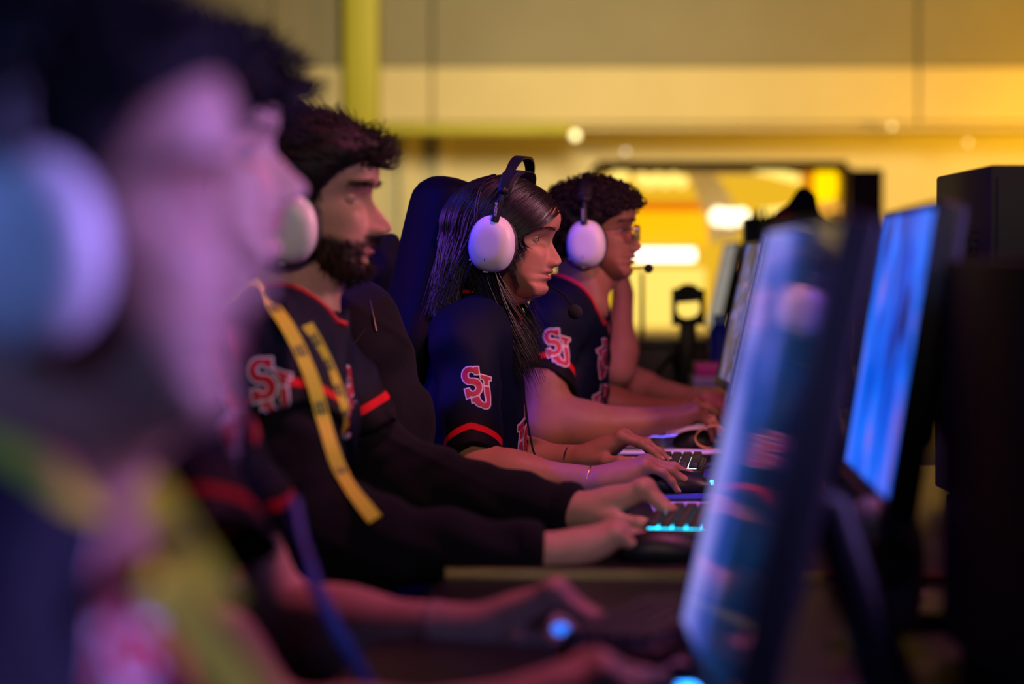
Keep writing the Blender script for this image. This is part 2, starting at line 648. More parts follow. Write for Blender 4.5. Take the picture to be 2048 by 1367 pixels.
def hand(F, wrist, f, u, s, pose, sc_=1.0):
    """adds a hand to the field; pose: list of (mcp, pip, dip, splay) degrees for 4 fingers + thumb points.
    returns fingertip frames for nails"""
    f, u, s = [Vector(v).normalized() for v in (f, u, s)]
    u = (u - f * u.dot(f)).normalized()
    s = (s - f * s.dot(f) - u * s.dot(u)).normalized()
    P = lambda a, b, c: Vector(wrist) + (f * a + s * b + u * c) * sc_
    tips = []
    r_ = sc_
    for (nm, kf, ks, ln, rad), (a1, a2, a3, sp) in zip(FINGERS, pose['fingers']):
        k0 = P(kf, ks, 0.0)
        F.cone(P(.004, ks * .62, 0), k0, .0165 * r_, .0118 * r_, k=.014)      # metacarpal
        F.ell(P(kf, ks, .003), (.0108 * r_,) * 3, k=.006)                      # knuckle
        d = (f + s * math.tan(R(sp))).normalized()
        ang, p = 0.0, k0
        ax = d.cross(u).normalized()
        for i, (L, da) in enumerate(zip(ln, (a1, a2, a3))):
            ang -= R(da)
            dd = d * math.cos(ang) + u * math.sin(ang)
            q = p + dd * L * sc_
            ra, rb = rad * (1.10 - .10 * i), rad * (1.0 - .11 * i)
            F.cone(p, q, ra * r_, rb * r_, k=.004 if i else .008)
            if i < 2:
                F.ell(q, (rb * 1.10 * r_,) * 3, k=.003)
            p = q
        up = (u * math.cos(ang) - d * math.sin(ang)).normalized()
        tips.append((p, dd, up, rad * .8 * sc_))
    F.cone(P(-.012, 0, -.001), P(.035, 0, -.002), .024 * r_, .027 * r_, k=.02, squash=(u, .72))
    F.ell(P(.045, -.026, -.010), (.030 * r_, .014 * r_, .013 * r_),
          M=np.array([f, s, u]).T, k=.012)
    F.ell(P(.060, .004, -.006), (.034 * r_, .034 * r_, .012 * r_), M=np.array([f, s, u]).T, k=.014)
    th = pose['thumb']
    pts = [P(*t) for t in th]
    rr = (.0165, .0122, .0102, .0082)
    for i in range(3):
        F.cone(pts[i], pts[i + 1], rr[i] * r_, rr[i + 1] * r_, k=.014 if i == 0 else .005)
    F.ell(pts[2], (.0112 * r_,) * 3, k=.004)
    dd = (pts[3] - pts[2]).normalized()
    tips.append((pts[3], dd, (s * .8 + u * .6).normalized(), .0078 * sc_))
    return tips


def nail_mesh(p, d, up, r):
    up = (up - d * up.dot(d)).normalized()
    M = Matrix((d, d.cross(up), up)).transposed()
    return MB().sphere(p + up * r * .62 + d * r * .25, (r * .95, r * .72, r * .45), 12, 8, M=M).mesh('fingernail')


THUMB_REST = [(.018, .020, -.010), (.048, .042, -.018), (.078, .050, -.024), (.104, .044, -.028)]


def arm(E, Wr, f, u, s, pose, side, r_el=.043, r_wr=.026, scale=1.0, up_from=None, h=.0023):
    """forearm and hand as one continuous surface (plus a stub of upper arm towards up_from)"""
    E, Wr = Vector(E), Vector(Wr)
    pts = [E, Wr, Wr + Vector(f).normalized() * .2 * scale]
    if up_from is not None:
        pts.append(Vector(up_from))
    lo = np.min([list(p) for p in pts], 0) - .085
    hi = np.max([list(p) for p in pts], 0) + .085
    F = Field(lo, hi, h)
    d = (Wr - E)
    uu = Vector(u)
    F.cone(E, E + d * .38, r_el * .96, r_el * 1.04, k=.02)
    F.cone(E + d * .38, Wr, r_el * 1.02, r_wr, k=.03)
    F.cone(E + d * .62, Wr + d.normalized() * .01, r_el * .70, r_wr * 1.1, k=.02, squash=(uu, .80))
    F.ell(E + d * .22 + uu * .008, (r_el * 1.1,) * 3, k=.03)
    if up_from is not None:
        F.cone(E, Vector(up_from), r_el * .98, r_el * 1.12, k=.03)
        F.ell(E, (r_el * .95,) * 3, k=.02)
    tips = hand(F, Wr, f, u, s, pose, scale)
    V, Q = F.net()
    return V, Q, tips


# ------------------------------------------------------------------ people: the figure
def head_matrix(pos, yaw=0, pitch=0, roll=0, s=(1, 1, 1)):
    return (Matrix.Translation(pos) @ Matrix.Rotation(R(yaw), 4, 'Z') @ Matrix.Rotation(R(pitch), 4, 'Y')
            @ Matrix.Rotation(R(roll), 4, 'X') @ Matrix.Diagonal((*s, 1)))


def fold(P, a=.0035, seed=0.0):
    x, y, z = P[:, 0], P[:, 1], P[:, 2]
    rid = np.abs(np.sin(19 * x + 13 * z + 9 * y + 1.9 * np.sin(11 * z + seed) + seed))
    return -a * 1.6 * np.exp(-(rid / .22) ** 2) * (.5 + .5 * np.sin(9 * z + 7 * x + 3 * seed)) + a * (np.sin(38 * z + 21 * x + 2.2 * np.sin(17 * x + seed) + seed) * .55
                + np.sin(61 * x - 33 * z + 19 * y + 1.7 * np.sin(23 * z) + 2 * seed) * .35
                + np.sin(27 * y + 44 * z + 2.6 * np.sin(14 * y + 9 * x) - seed) * .5)


LOGO_S = [(650, 345), (725, 345), (732, 475), (655, 475), (640, 450), (615, 430), (585, 425), (550, 435), (525, 465), (517, 505),
          (525, 545), (550, 565), (650, 565), (710, 585), (755, 630), (780, 690), (780, 750), (760, 805), (720, 850), (660, 880),
          (600, 890), (555, 876), (545, 885), (545, 905), (485, 930), (455, 770), (530, 750), (545, 780), (570, 805), (600, 812),
          (640, 800), (670, 765), (675, 725), (660, 690), (630, 668), (590, 660), (520, 660), (470, 635), (435, 590), (420, 530),
          (425, 470), (445, 420), (480, 375), (530, 350), (590, 345), (635, 360)]
LOGO_T = [(765, 490), (970, 552), (966, 596), (920, 590), (916, 700), (836, 680), (830, 578), (770, 556)]
LOGO_J = [(836, 715), (925, 735), (930, 900), (916, 1060), (895, 1102), (850, 1118), (800, 1108), (740, 1080), (680, 1062),
          (640, 1020), (622, 990), (586, 1004), (578, 932), (715, 890), (722, 930), (742, 972), (778, 1010), (820, 1025),
          (850, 1008), (855, 960), (842, 850)]


def outset(poly, d):
    n = len(poly)
    area = sum(poly[i][0] * poly[(i + 1) % n][1] - poly[(i + 1) % n][0] * poly[i][1] for i in range(n))
    sg = 1 if area > 0 else -1
    out = []
    for i in range(n):
        p0, p1, p2 = Vector(poly[i - 1]), Vector(poly[i]), Vector(poly[(i + 1) % n])
        e0, e1 = (p1 - p0).normalized(), (p2 - p1).normalized()
        n0, n1 = Vector((e0.y, -e0.x)) * sg, Vector((e1.y, -e1.x)) * sg
        m = (n0 + n1)
        m = n0 if m.length < 1e-3 else m.normalized()
        out.append(tuple(p1 + m * d / max(.55, m.dot(n0))))
    return out


def decal(polys, o3, ux, uy, nrm, bvh, lift, seg=.006):
    """flat print conforming to a surface: polygons in metres on the plane (o3; ux, uy), pushed along -nrm onto bvh"""
    bm = bmesh.new()
    for poly in polys:
        v3 = [Vector((a, b, 0)) for a, b in poly]
        tris = tessellate_polygon([v3])
        vs_ = [bm.verts.new(v) for v in v3]
        for t in tris:
            try:
                bm.faces.new([vs_[i] for i in t])
            except ValueError:
                pass
    for _ in range(4):
        ed = [e for e in bm.edges if e.calc_length() > seg]
        if not ed:
            break
        bmesh.ops.subdivide_edges(bm, edges=ed, cuts=1)
        bmesh.ops.triangulate(bm, faces=bm.faces[:])
    for v in bm.verts:
        p = o3 + ux * v.co.x + uy * v.co.y
        hit = bvh.ray_cast(p + nrm * .10, -nrm, .25)
        if hit[0] is None:
            hit = bvh.find_nearest(p)
        nn = hit[1]
        if nn.dot(nrm) < 0:
            nn = -nn
        v.co = hit[0] + nn * lift
    for f in bm.faces:
        f.smooth = True
        f.normal_update()
        if f.normal.dot(nrm) < 0:
            f.normal_flip()
    me = bpy.data.meshes.new('print')
    bm.to_mesh(me)
    bm.free()
    return me


def logo_polys(h):
    """the interlocked sleeve letters scaled to height h, y up"""
    k = h / 800.0
    cv = lambda pl: [((x - 690) * k, -(y - 730) * k) for x, y in pl]
    red = [cv(q) for q in (LOGO_S, LOGO_T, LOGO_J)]
    return [outset(q, 24 * k) for q in red], red


def sleeve_logo(parent, bvh, o3, ux, uy, nrm, h):
    wh, rd = logo_polys(h)
    for name, polys, m, lf in (('sleeve_emblem_outline', wh, M_WHITE, .0010), ('sleeve_emblem', rd, M_RED, .0018)):
        o = put(name, decal(polys, o3, ux, uy, nrm, bvh, lf), m, parent)
    return o


def build_torso(P, hips, sh_r, sh_l, neck, chest_d=.105, infl=.0, h=.008, sleeves=None, extra=None, wid=1.0, seed=0.0, amp=.0035):
    """torso volume (bare body: infl<0, clothing: infl>0)"""
    hips, sh_r, sh_l, neck = [Vector(v) for v in (hips, sh_r, sh_l, neck)]
    mid = (sh_r + sh_l) / 2
    lat = (sh_l - sh_r).normalized()
    up = (mid - hips).normalized()
    fwd = lat.cross(up).normalized()
    if fwd.x < 0:
        fwd = -fwd
    Mx = np.array([fwd, lat, up]).T
    allp = [hips, sh_r, sh_l, neck] + ([p for s in sleeves for p in s[:2]] if sleeves else [])
    lo = np.min([list(p) for p in allp], 0) - .24
    hi = np.max([list(p) for p in allp], 0) + .20
    F = Field(lo, hi, h)
    L = (mid - hips).length
    F.ell(hips + up * .05, (.125 + infl, .165 * wid + infl, .14), M=Mx, k=.05)
    F.ell(hips + up * L * .42 + fwd * .008, (.112 + infl, .148 * wid + infl, .19), M=Mx, k=.06)
    F.ell(hips + up * L * .74 + fwd * .012, (chest_d + infl, .158 * wid + infl, .165), M=Mx, k=.06)
    F.cone(sh_r * .82 + sh_l * .18 + up * .005, sh_l * .82 + sh_r * .18 + up * .005, .062 + infl, .062 + infl, k=.05)
    F.cone(sh_r + up * -.005, mid + up * .045, .05 + infl, .05 + infl, k=.04)
    F.cone(sh_l + up * -.005, mid + up * .045, .05 + infl, .05 + infl, k=.04)
    if extra:
        extra(F, dict(up=up, fwd=fwd, lat=lat, mid=mid, L=L))
    return F, dict(up=up, fwd=fwd, lat=lat, mid=mid, L=L, Mx=Mx)


def person(P):
    """builds one seated figure from its joints"""
    root = empty('person', (P['hips'].x, P['hips'].y, 0), P['label'], 'person', P.get('group', 'players seated along the desk'))
    H = head_matrix(P['head'], P.get('yaw', 0), P.get('pitch', 0), P.get('roll', 0), P.get('hs', (1, 1, 1)))
    skin = P['skin']
    # --- body: head, neck, torso, arms and hands
    G, lips = head_grid(P.get('face', {}))
    nz, na = G.shape[:2]
    N = head_normals(G)
    hv = apply(H, G.reshape(-1, 3))
    parts = [(hv, grid_faces(nz, na))]
    beard = np.zeros(nz * na)
    if 'stubble' in P:
        g = G.reshape(-1, 3)
        beard = P['stubble'](g)
    masks = [np.stack([lips.ravel(), beard], 1)]
    for sd in (-1, 1):
        c = (EYX, sd * .032, .0185)
        for e0, e1 in ((R(P.get('lid', 12)), R(80)), (R(-78), R(P.get('lid_low', -16)))):
            V, Q = cap_sphere(c, .0137, e0, e1)
            parts.append((apply(H, V), Q))
    # neck and torso
    neck_top = H @ Vector((-.022, 0, -.035))
    neck_bot = P['neck']
    F, fr = build_torso(P, P['hips'], P['rs'], P['ls'], neck_bot, infl=-.014, h=.010, wid=P.get('wid', 1), chest_d=P.get('chest_d', .105))
    parts.append(F.net())
    lo = np.minimum(np.array(neck_top), np.array(neck_bot)) - .1
    hi = np.maximum(np.array(neck_top), np.array(neck_bot)) + .1
    F = Field(lo, hi, .004)
    nr = P.get('neck_r', .052)
    F.cone(neck_top, neck_bot, nr * .98, nr * 1.12, k=.02)
    F.cone(H @ Vector((.012, 0, -.075)), Vector(neck_bot) + fr['fwd'] * .012, nr * .50, nr * .62, k=.035)
    F.cone(H @ Vector((-.03, -.055, -.02)), Vector(neck_bot) + fr['fwd'] * .045 - fr['lat'] * .02, .014, .011, k=.03)
    F.cone(H @ Vector((.045, 0, -.082)), H @ Vector((-.01, 0, -.06)), .026, .04, k=.03)
    parts.append(F.net())
    nail_tips = []
    for key in ('ra', 'la'):
        a = P.get(key)
        if a:
            V, Q, tips = arm(**a)
            parts.append((V, Q))
            nail_tips += tips
    V, Q = join_np(*parts)
    me = np_mesh('body', V, Q)
    n0 = nz * na
    for i, nm in enumerate(('lips', 'stubble')):
        arr = np.zeros(len(V), np.float32)
        arr[:n0] = masks[0][:, i]
        me.attributes.new(nm, 'FLOAT', 'POINT').data.foreach_set('value', arr)
    body = put('body', me, skin, root)
    for tp in nail_tips:
        put('fingernail', nail_mesh(*tp), M_NAIL, root)
    # --- eyes and brows
    for sd in (-1, 1):
        look = P.get('look', (0, 0))
        mb = MB().sphere((EYX, sd * .032, .0185), .0128, 20, 14)
        e = MB()
        e.v = [tuple(H @ Vector(v)) for v in mb.v]
        e.f = mb.f
        eye = put('eye', e.mesh('eye'), M_EYE, root)
        d = Vector((math.cos(R(look[0])) * math.cos(R(look[1])), math.sin(R(look[0])), math.sin(R(look[1]))))
        mb = MB().sphere(Vector((EYX, sd * .032, .0185)) + d * .0080, (.0058,) * 3, 16, 10)
        e = MB()
        e.v = [tuple(H @ Vector(v)) for v in mb.v]
        e.f = mb.f
        put('iris', e.mesh('iris'), M_IRIS, eye)
        # lashes along the upper lid
        pts = []
        for q in np.linspace(-.8, .8, 11):
            el = R(P.get('lid', 12)) * math.cos(q / .85 * PI / 2) ** .7
            pts.append(Vector((EYX, sd * .032, .0185)) + Vector((math.cos(q) * math.cos(el), math.sin(q) * math.cos(el), math.sin(el))) * .0140)
        lash = MB().tube([H @ p for p in pts], .0008, 5)
        put('eyelashes', lash.mesh('eyelashes'), M_HAIRB, root)
    gb = G.reshape(-1, 3)
    nb = N.reshape(-1, 3)

    def tufts(sel, n, length, dirfn, rad, npts=6, curl=0.0, cf=9.0, lift=0.0, jit=.25, name='hair', m=M_HAIRBR, sides=3, seed=3, parent=root):
        """hairs rooted on the head surface where sel() holds"""
        rg = np.random.default_rng(seed)
        w = sel(gb)
        # area weighting
        du = np.linalg.norm(np.cross(np.gradient(G, axis=0), np.roll(G, -1, 1) - G), axis=-1).ravel()
        pr = w * du
        idx = rg.choice(len(gb), n, p=pr / pr.sum())
        p0 = gb[idx] + nb[idx] * lift
        d = dirfn(p0, nb[idx], rg) + rg.normal(0, jit, (n, 3))
        d /= np.linalg.norm(d, axis=1, keepdims=True)
        ln = length * rg.uniform(.65, 1.15, n)
        t = np.linspace(0, 1, npts)
        path = p0[:, None] + d[:, None] * (t[None, :, None] * ln[:, None, None])
        if curl:
            a = np.cross(d, rg.normal(0, 1, (n, 3)))
            a /= np.linalg.norm(a, axis=1, keepdims=True) + 1e-9
            b = np.cross(d, a)
            ph = rg.uniform(0, 6.28, n)[:, None] + cf * t[None]
            path = path + curl * ((np.cos(ph) - np.cos(ph[:, :1]))[..., None] * a[:, None] + (np.sin(ph) - np.sin(ph[:, :1]))[..., None] * b[:, None])
        # keep hairs outside the skull
        q = path.reshape(-1, 3)
        rr = np.linspace(1, .35, npts) * rad
        V, Q = strands(path, rr, sides)
        return apply(H, V), Q

    # eyebrows
    brow_n = P.get('brow_n', 130)
    br = lambda g: ((g[:, 0] > .06) & (np.abs(np.abs(g[:, 1]) - .032) < .021) & (np.abs(g[:, 2] - (.0425 - .10 * np.abs(np.abs(g[:, 1]) - .030))) < P.get('brow_h', .0030))).astype(float)
    for sd in (-1, 1):
        V, Q = tufts(lambda g: br(g) * (g[:, 1] * sd > 0), brow_n // 2, .009, lambda p, n, r: np.stack([p[:, 0] * 0 - .1, np.sign(p[:, 1]) * 1.0, p[:, 0] * 0 + .2], 1) + n * .25, .0007, seed=5)
        put('eyebrow', (V, Q), P.get('hair_m', M_HAIRB), root)
    P['tufts'], P['H'], P['root'], P['frame'] = tufts, H, root, fr
    if P.get('hair_fn'):
        P['hair_fn'](P)
    # --- clothing
    sl = P['sleeves']                      # list of (shoulder, elbow, length, r0, r1)
    cuts = []
    for sh, el, ln, r0, r1 in sl:
        sh, el = Vector(sh), Vector(el)
        ax = (el - sh).normalized()
        cuts.append((sh, ax, sh + ax * ln, r0, r1))

    F, fr = build_torso(P, P['hips'], P['rs'], P['ls'], neck_bot, infl=P.get('jfit', .008), h=.006,
                        sleeves=[(c[0], c[2]) for c in cuts], wid=P.get('wid', 1), chest_d=P.get('chest_d', .105))
    chev = P.get('chev', .30)
    for sh, ax, he, r0, r1 in cuts:
        lat2 = ax.cross(Vector((0, 1, 0))).normalized()
        axn, hen, ltn = np.array(ax), np.array(he), np.array(lat2)

        def cutf(Pp, axn=axn, hen=hen, ltn=ltn):
            q = Pp - hen
            return (q @ axn) - (chev * np.abs(q @ ltn) - chev * .055)
        F.cone(sh, he + ax * .03, r0, r1, k=.03, cut=cutf)
    F.warp(lambda p: fold(p, P.get('fold', .0035), P.get('seed', 0)))
    for sh, ax, he, r0, r1 in cuts:
        F.cone(he - ax * .035, he + ax * .12, r1 - .012, r1 - .009, sub=True)
    # neck opening
    ntop = Vector(neck_bot) + (Vector(neck_top) - Vector(neck_bot)).normalized() * .2
    F.cone(Vector(neck_bot) + fr['fwd'] * .012, ntop, nr * 1.20, nr * 1.45, sub=True)
    V, Q = F.net()
    me = np_mesh('jersey', V, Q)
    hem = np.full(len(V), 1.0)
    for sh, ax, he, r0, r1 in cuts:
        lat2 = ax.cross(Vector((0, 1, 0))).normalized()
        q = V - np.array(he)
        dist = -(q @ np.array(ax)) + chev * np.abs(q @ np.array(lat2)) - chev * .055
        t = np.clip((V - np.array(sh)) @ np.array(ax), 0, None)
        rad = np.linalg.norm((V - np.array(sh)) - t[:, None] * np.array(ax), axis=1)
        near = (rad < r1 * 1.22) & (dist < .12) & (t > .03)
        hem = np.where(near, np.minimum(hem, np.maximum(dist, 0)), hem)
    me.attributes.new('hem', 'FLOAT', 'POINT').data.foreach_set('value', hem.astype(np.float32))
    jersey = put('jersey', me, P.get('jersey_m', M_JERSEY), root)
    P['jersey'] = jersey
    P['bvh'] = BVHTree.FromPolygons([Vector(v) for v in V], [tuple(q) for q in Q])
    # collar trim
    axn = (Vector(neck_top) - Vector(neck_bot)).normalized()
    pts = []
    u1 = fr['fwd']
    u1 = (u1 - axn * u1.dot(axn)).normalized()
    u2 = axn.cross(u1)
    for i in range(36):
        a = 2 * PI * i / 36
        dirv = u1 * math.cos(a) + u2 * math.sin(a)
        o = Vector(neck_bot) + fr['fwd'] * .012 + axn * .20 + dirv * (nr * 1.50)
        hit = P['bvh'].ray_cast(o, -axn, .4)
        if hit[0]:
            pts.append(hit[0] + axn * .001)
    if len(pts) > 20:
        put('collar_trim', MB().tube(pts, .0042, 6, closed=True).mesh('collar_trim'), M_COLLAR, root)
    # trousers and shoes
    hp = P['hips']
    F = Field((hp.x - .2, hp.y - .34, -.01), (hp.x + .68, hp.y + .34, hp.z + .17), .012)
    F.ell(hp + Vector((0, 0, -.01)), (.145, .185, .125), k=.03)
    for sd in (-1, 1):
        kn = hp + Vector((.43, sd * .12, .01))
        an = Vector((kn.x + .05, kn.y + sd * .02, .09))
        F.cone(hp + Vector((.02, sd * .09, -.01)), kn, .092, .066, k=.04)
        F.cone(kn, an, .064, .048, k=.02)
        put('shoe', MB().sphere(an + Vector((.075, 0, -.045)), (.14, .05, .045), 18, 10, pw=2.6).mesh('shoe'), M_BLACK, root)
    F.warp(lambda p: fold(p, .003, 2.0))
    put('trousers', F.net(), M_TROUSER, root)
    return root


# ------------------------------------------------------------------ headset
def superell(mb, c, r, M, pw=2.6, nu=40, nv=24):
    return mb.sphere(c, r, nu, nv, M=M, pw=pw)


def text_mesh(txt, size):
    cu = bpy.data.curves.new('lettering', 'FONT')
    cu.body, cu.size, cu.align_x, cu.align_y = txt, size, 'CENTER', 'BOTTOM'
    cu.extrude = .0003
    t = bpy.data.objects.new('lettering', cu)
    COL.objects.link(t)
    bpy.context.view_layer.update()
    me = bpy.data.meshes.new_from_object(t.evaluated_get(bpy.context.evaluated_depsgraph_get()))
    bpy.data.objects.remove(t)
    return me


def headset_proto(loop_h=.150, tilt=8):
    """headset in the head frame, origin between the ears"""
    root = empty('headset', (0, 0, 0), 'x', 'headset', 'white gaming headsets worn by the players')
    for sd in (-1, 1):
        # shell: rounded, a little fuller at the rear, like a pebble standing on its narrow end
        vs_, fs_ = [], []
        nu, nv = 48, 20
        for i in range(nv + 1):
            a = PI / 2 * i / nv                      # rim .. outer pole
            rr = math.cos(a) ** .55 if i < nv else 0
            out = math.sin(a) ** .9
            for j in range(nu):
                ph = 2 * PI * j / nu
                cx, cz = math.cos(ph), math.sin(ph)
                ex = 2 / 2.2
                x = .0415 * math.copysign(abs(cx) ** ex, cx) * rr
                z = .0505 * math.copysign(abs(cz) ** ex, cz) * rr
                x *= 1 - .05 * (z / .05)
                vs_.append((x, sd * (.082 + .030 * out), z))
        for i in range(nv):
            for j in range(nu):
                a0, b0 = i * nu, (i + 1) * nu
                fs_.append((a0 + j, a0 + (j + 1) % nu, b0 + (j + 1) % nu, b0 + j))
        fs_.append(tuple(range(nu)))
        mb = MB().add(vs_, fs_)
        cup = put('ear_cup', mb.mesh('ear_cup', angle=60), M_CUP, root, False)
        slot = MB().box((-.004, sd * .1118, -.028), (.0016, .0012, .0042), bev=.0004)
        put('microphone_slot', slot.mesh('microphone_slot'), M_BLACK, cup, False)
        for ph in (R(218), R(262)):
            tab = MB().box((.0415 * math.cos(ph), sd * .089, .0505 * math.sin(ph)), (.009, .006, .003), M=None, bev=.0008)
            put('side_button', tab.mesh('side_button'), M_CUP, cup, False)
        pad = MB()
        pts = [(.034 * math.cos(a), sd * .072, .043 * math.sin(a)) for a in np.linspace(0, 2 * PI, 40, endpoint=False)]
        pad.tube(pts, .0115, 10, closed=True)
        put('ear_pad', pad.mesh('ear_pad'), M_PAD, root, False)
        # slider from the shell up to the band
        tl = math.tan(R(tilt))
        sl = MB()
        sl.cyl((.040 * tl, sd * .104, .040), (.077 * tl, sd * .100, .077), .0072, .0066, 20)
        so = put('slider', sl.mesh('slider'), M_BLACK, root, False)
        pr = text_mesh('INZONE', .0066)
        pr.transform(Matrix.Translation((.060 * tl + .0020, sd * .1098, .061)) @ Matrix.Rotation(R(90 if sd < 0 else -90), 4, 'X' if sd < 0 else 'X')
                     @ Matrix.Rotation(R(90), 4, 'Z') if sd < 0 else Matrix.Translation((.060 * tl, sd * .1098, .061)) @ Matrix.Rotation(R(180), 4, 'Z') @ Matrix.Rotation(R(90), 4, 'X') @ Matrix.Rotation(R(90), 4, 'Z'))
        put('slider_lettering', pr, M_PRINT, so, False)
        rod = MB().cyl((.074 * tl, sd * .100, .074), (.098 * tl, sd * .094, .098), .0045, .0045, 14)
        rod.sphere((.095 * tl, sd * .096, .094), (.0095, .007, .0085), 16, 10)
        put('hinge', rod.mesh('hinge'), M_BLACK, root, False)
    # band and inner strap
    tl = math.tan(R(tilt))

    def arc(hgt, half, z0, n=40):
        pts = []
        for a in np.linspace(0, PI, n):
            y = -half * math.copysign(abs(math.cos(a)) ** .8, math.cos(a))
            z = z0 + (hgt - z0) * abs(math.sin(a)) ** .85
            pts.append(Vector((z * tl, y, z)))
        return pts
    pts = arc(loop_h, .094, .085)
    b = MB().strip(pts, [Vector((1, 0, 0))] * len(pts), [.011 + .009 * math.sin(PI * i / 39) for i in range(40)], .0045)
    put('headband', b.mesh('headband', angle=50), M_BLACK, root, False)
    pts = arc(.133, .088, .088)
    b = MB().strip(pts, [Vector((1, 0, 0))] * len(pts), [.020 + .016 * math.sin(PI * i / 39) for i in range(40)], .003)
    st = put('head_strap', b.mesh('head_strap', angle=50), M_PAD, root, False)
    for k in (-1, 1):
        e = MB().tube([p + Vector((k * (.010 + .008 * math.sin(PI * i / 39)), 0, 0)) for i, p in enumerate(pts)], .0016, 6)
        put('strap_edge', e.mesh('strap_edge'), M_BLACK, st, False)
    lb = MB().box((.130 * tl - .006, -.030, .1305), (.012, .010, .0012))
    put('strap_label', lb.mesh('strap_label'), M_PRINT, st, False)
    return root


def mic_boom(root, pts, ball, r=.0135):
    b = MB().tube(pts, .0019, 8)
    bo = put('microphone_boom', b.mesh('microphone_boom'), M_BLACK, root, False)
    f = MB().sphere(ball, (r, r * .95, r), 24, 16)
    put('microphone_foam', f.mesh('microphone_foam'), M_FOAM, bo, False)


HS_MESHES = {}


def wear_headset(P, label, off=(0, 0, 0), tilt=8, loop_h=.150, mic=None, scale=1.0, mic_r=.0135):
    r = headset_proto(loop_h, tilt)
    r['label'] = label
    H = P['H'].copy()
    loc, rot, _ = H.decompose()
    r.rotation_mode = 'QUATERNION'
    r.location = loc + rot @ Vector(off)
    r.rotation_quaternion = rot
    r.scale = (scale,) * 3
    if mic:
        mic_boom(r, *mic, r=mic_r)
    return r


def pose(fingers, thumb=THUMB_REST):
    return dict(fingers=fingers, thumb=thumb)

# ------------------------------------------------------------------ the players, far to near
SKIN_A = skin_mat('skin_warm_tan', (0.43, 0.195, 0.115), (0.36, 0.095, 0.095))
SKIN_B = skin_mat('skin_brown', (0.27, 0.118, 0.064), (0.22, 0.075, 0.065))
SKIN_C = skin_mat('skin_fair', (0.50, 0.265, 0.195), (0.46, 0.12, 0.12))


def head_at_cup(px, py, z, yaw, off=(0, 0, 0), pitch=0):
    c = W(px, py, z)
    rot = Matrix.Rotation(R(yaw), 3, 'Z') @ Matrix.Rotation(R(pitch), 3, 'Y')
    return c - rot @ (Vector(off) + Vector((0, -.110, 0)))


def hframe(wr, kn):
    f = (Vector(kn) - Vector(wr)).normalized()
    u = Vector((0, 0, 1))
    return f, (u - f * u.dot(f)).normalized()


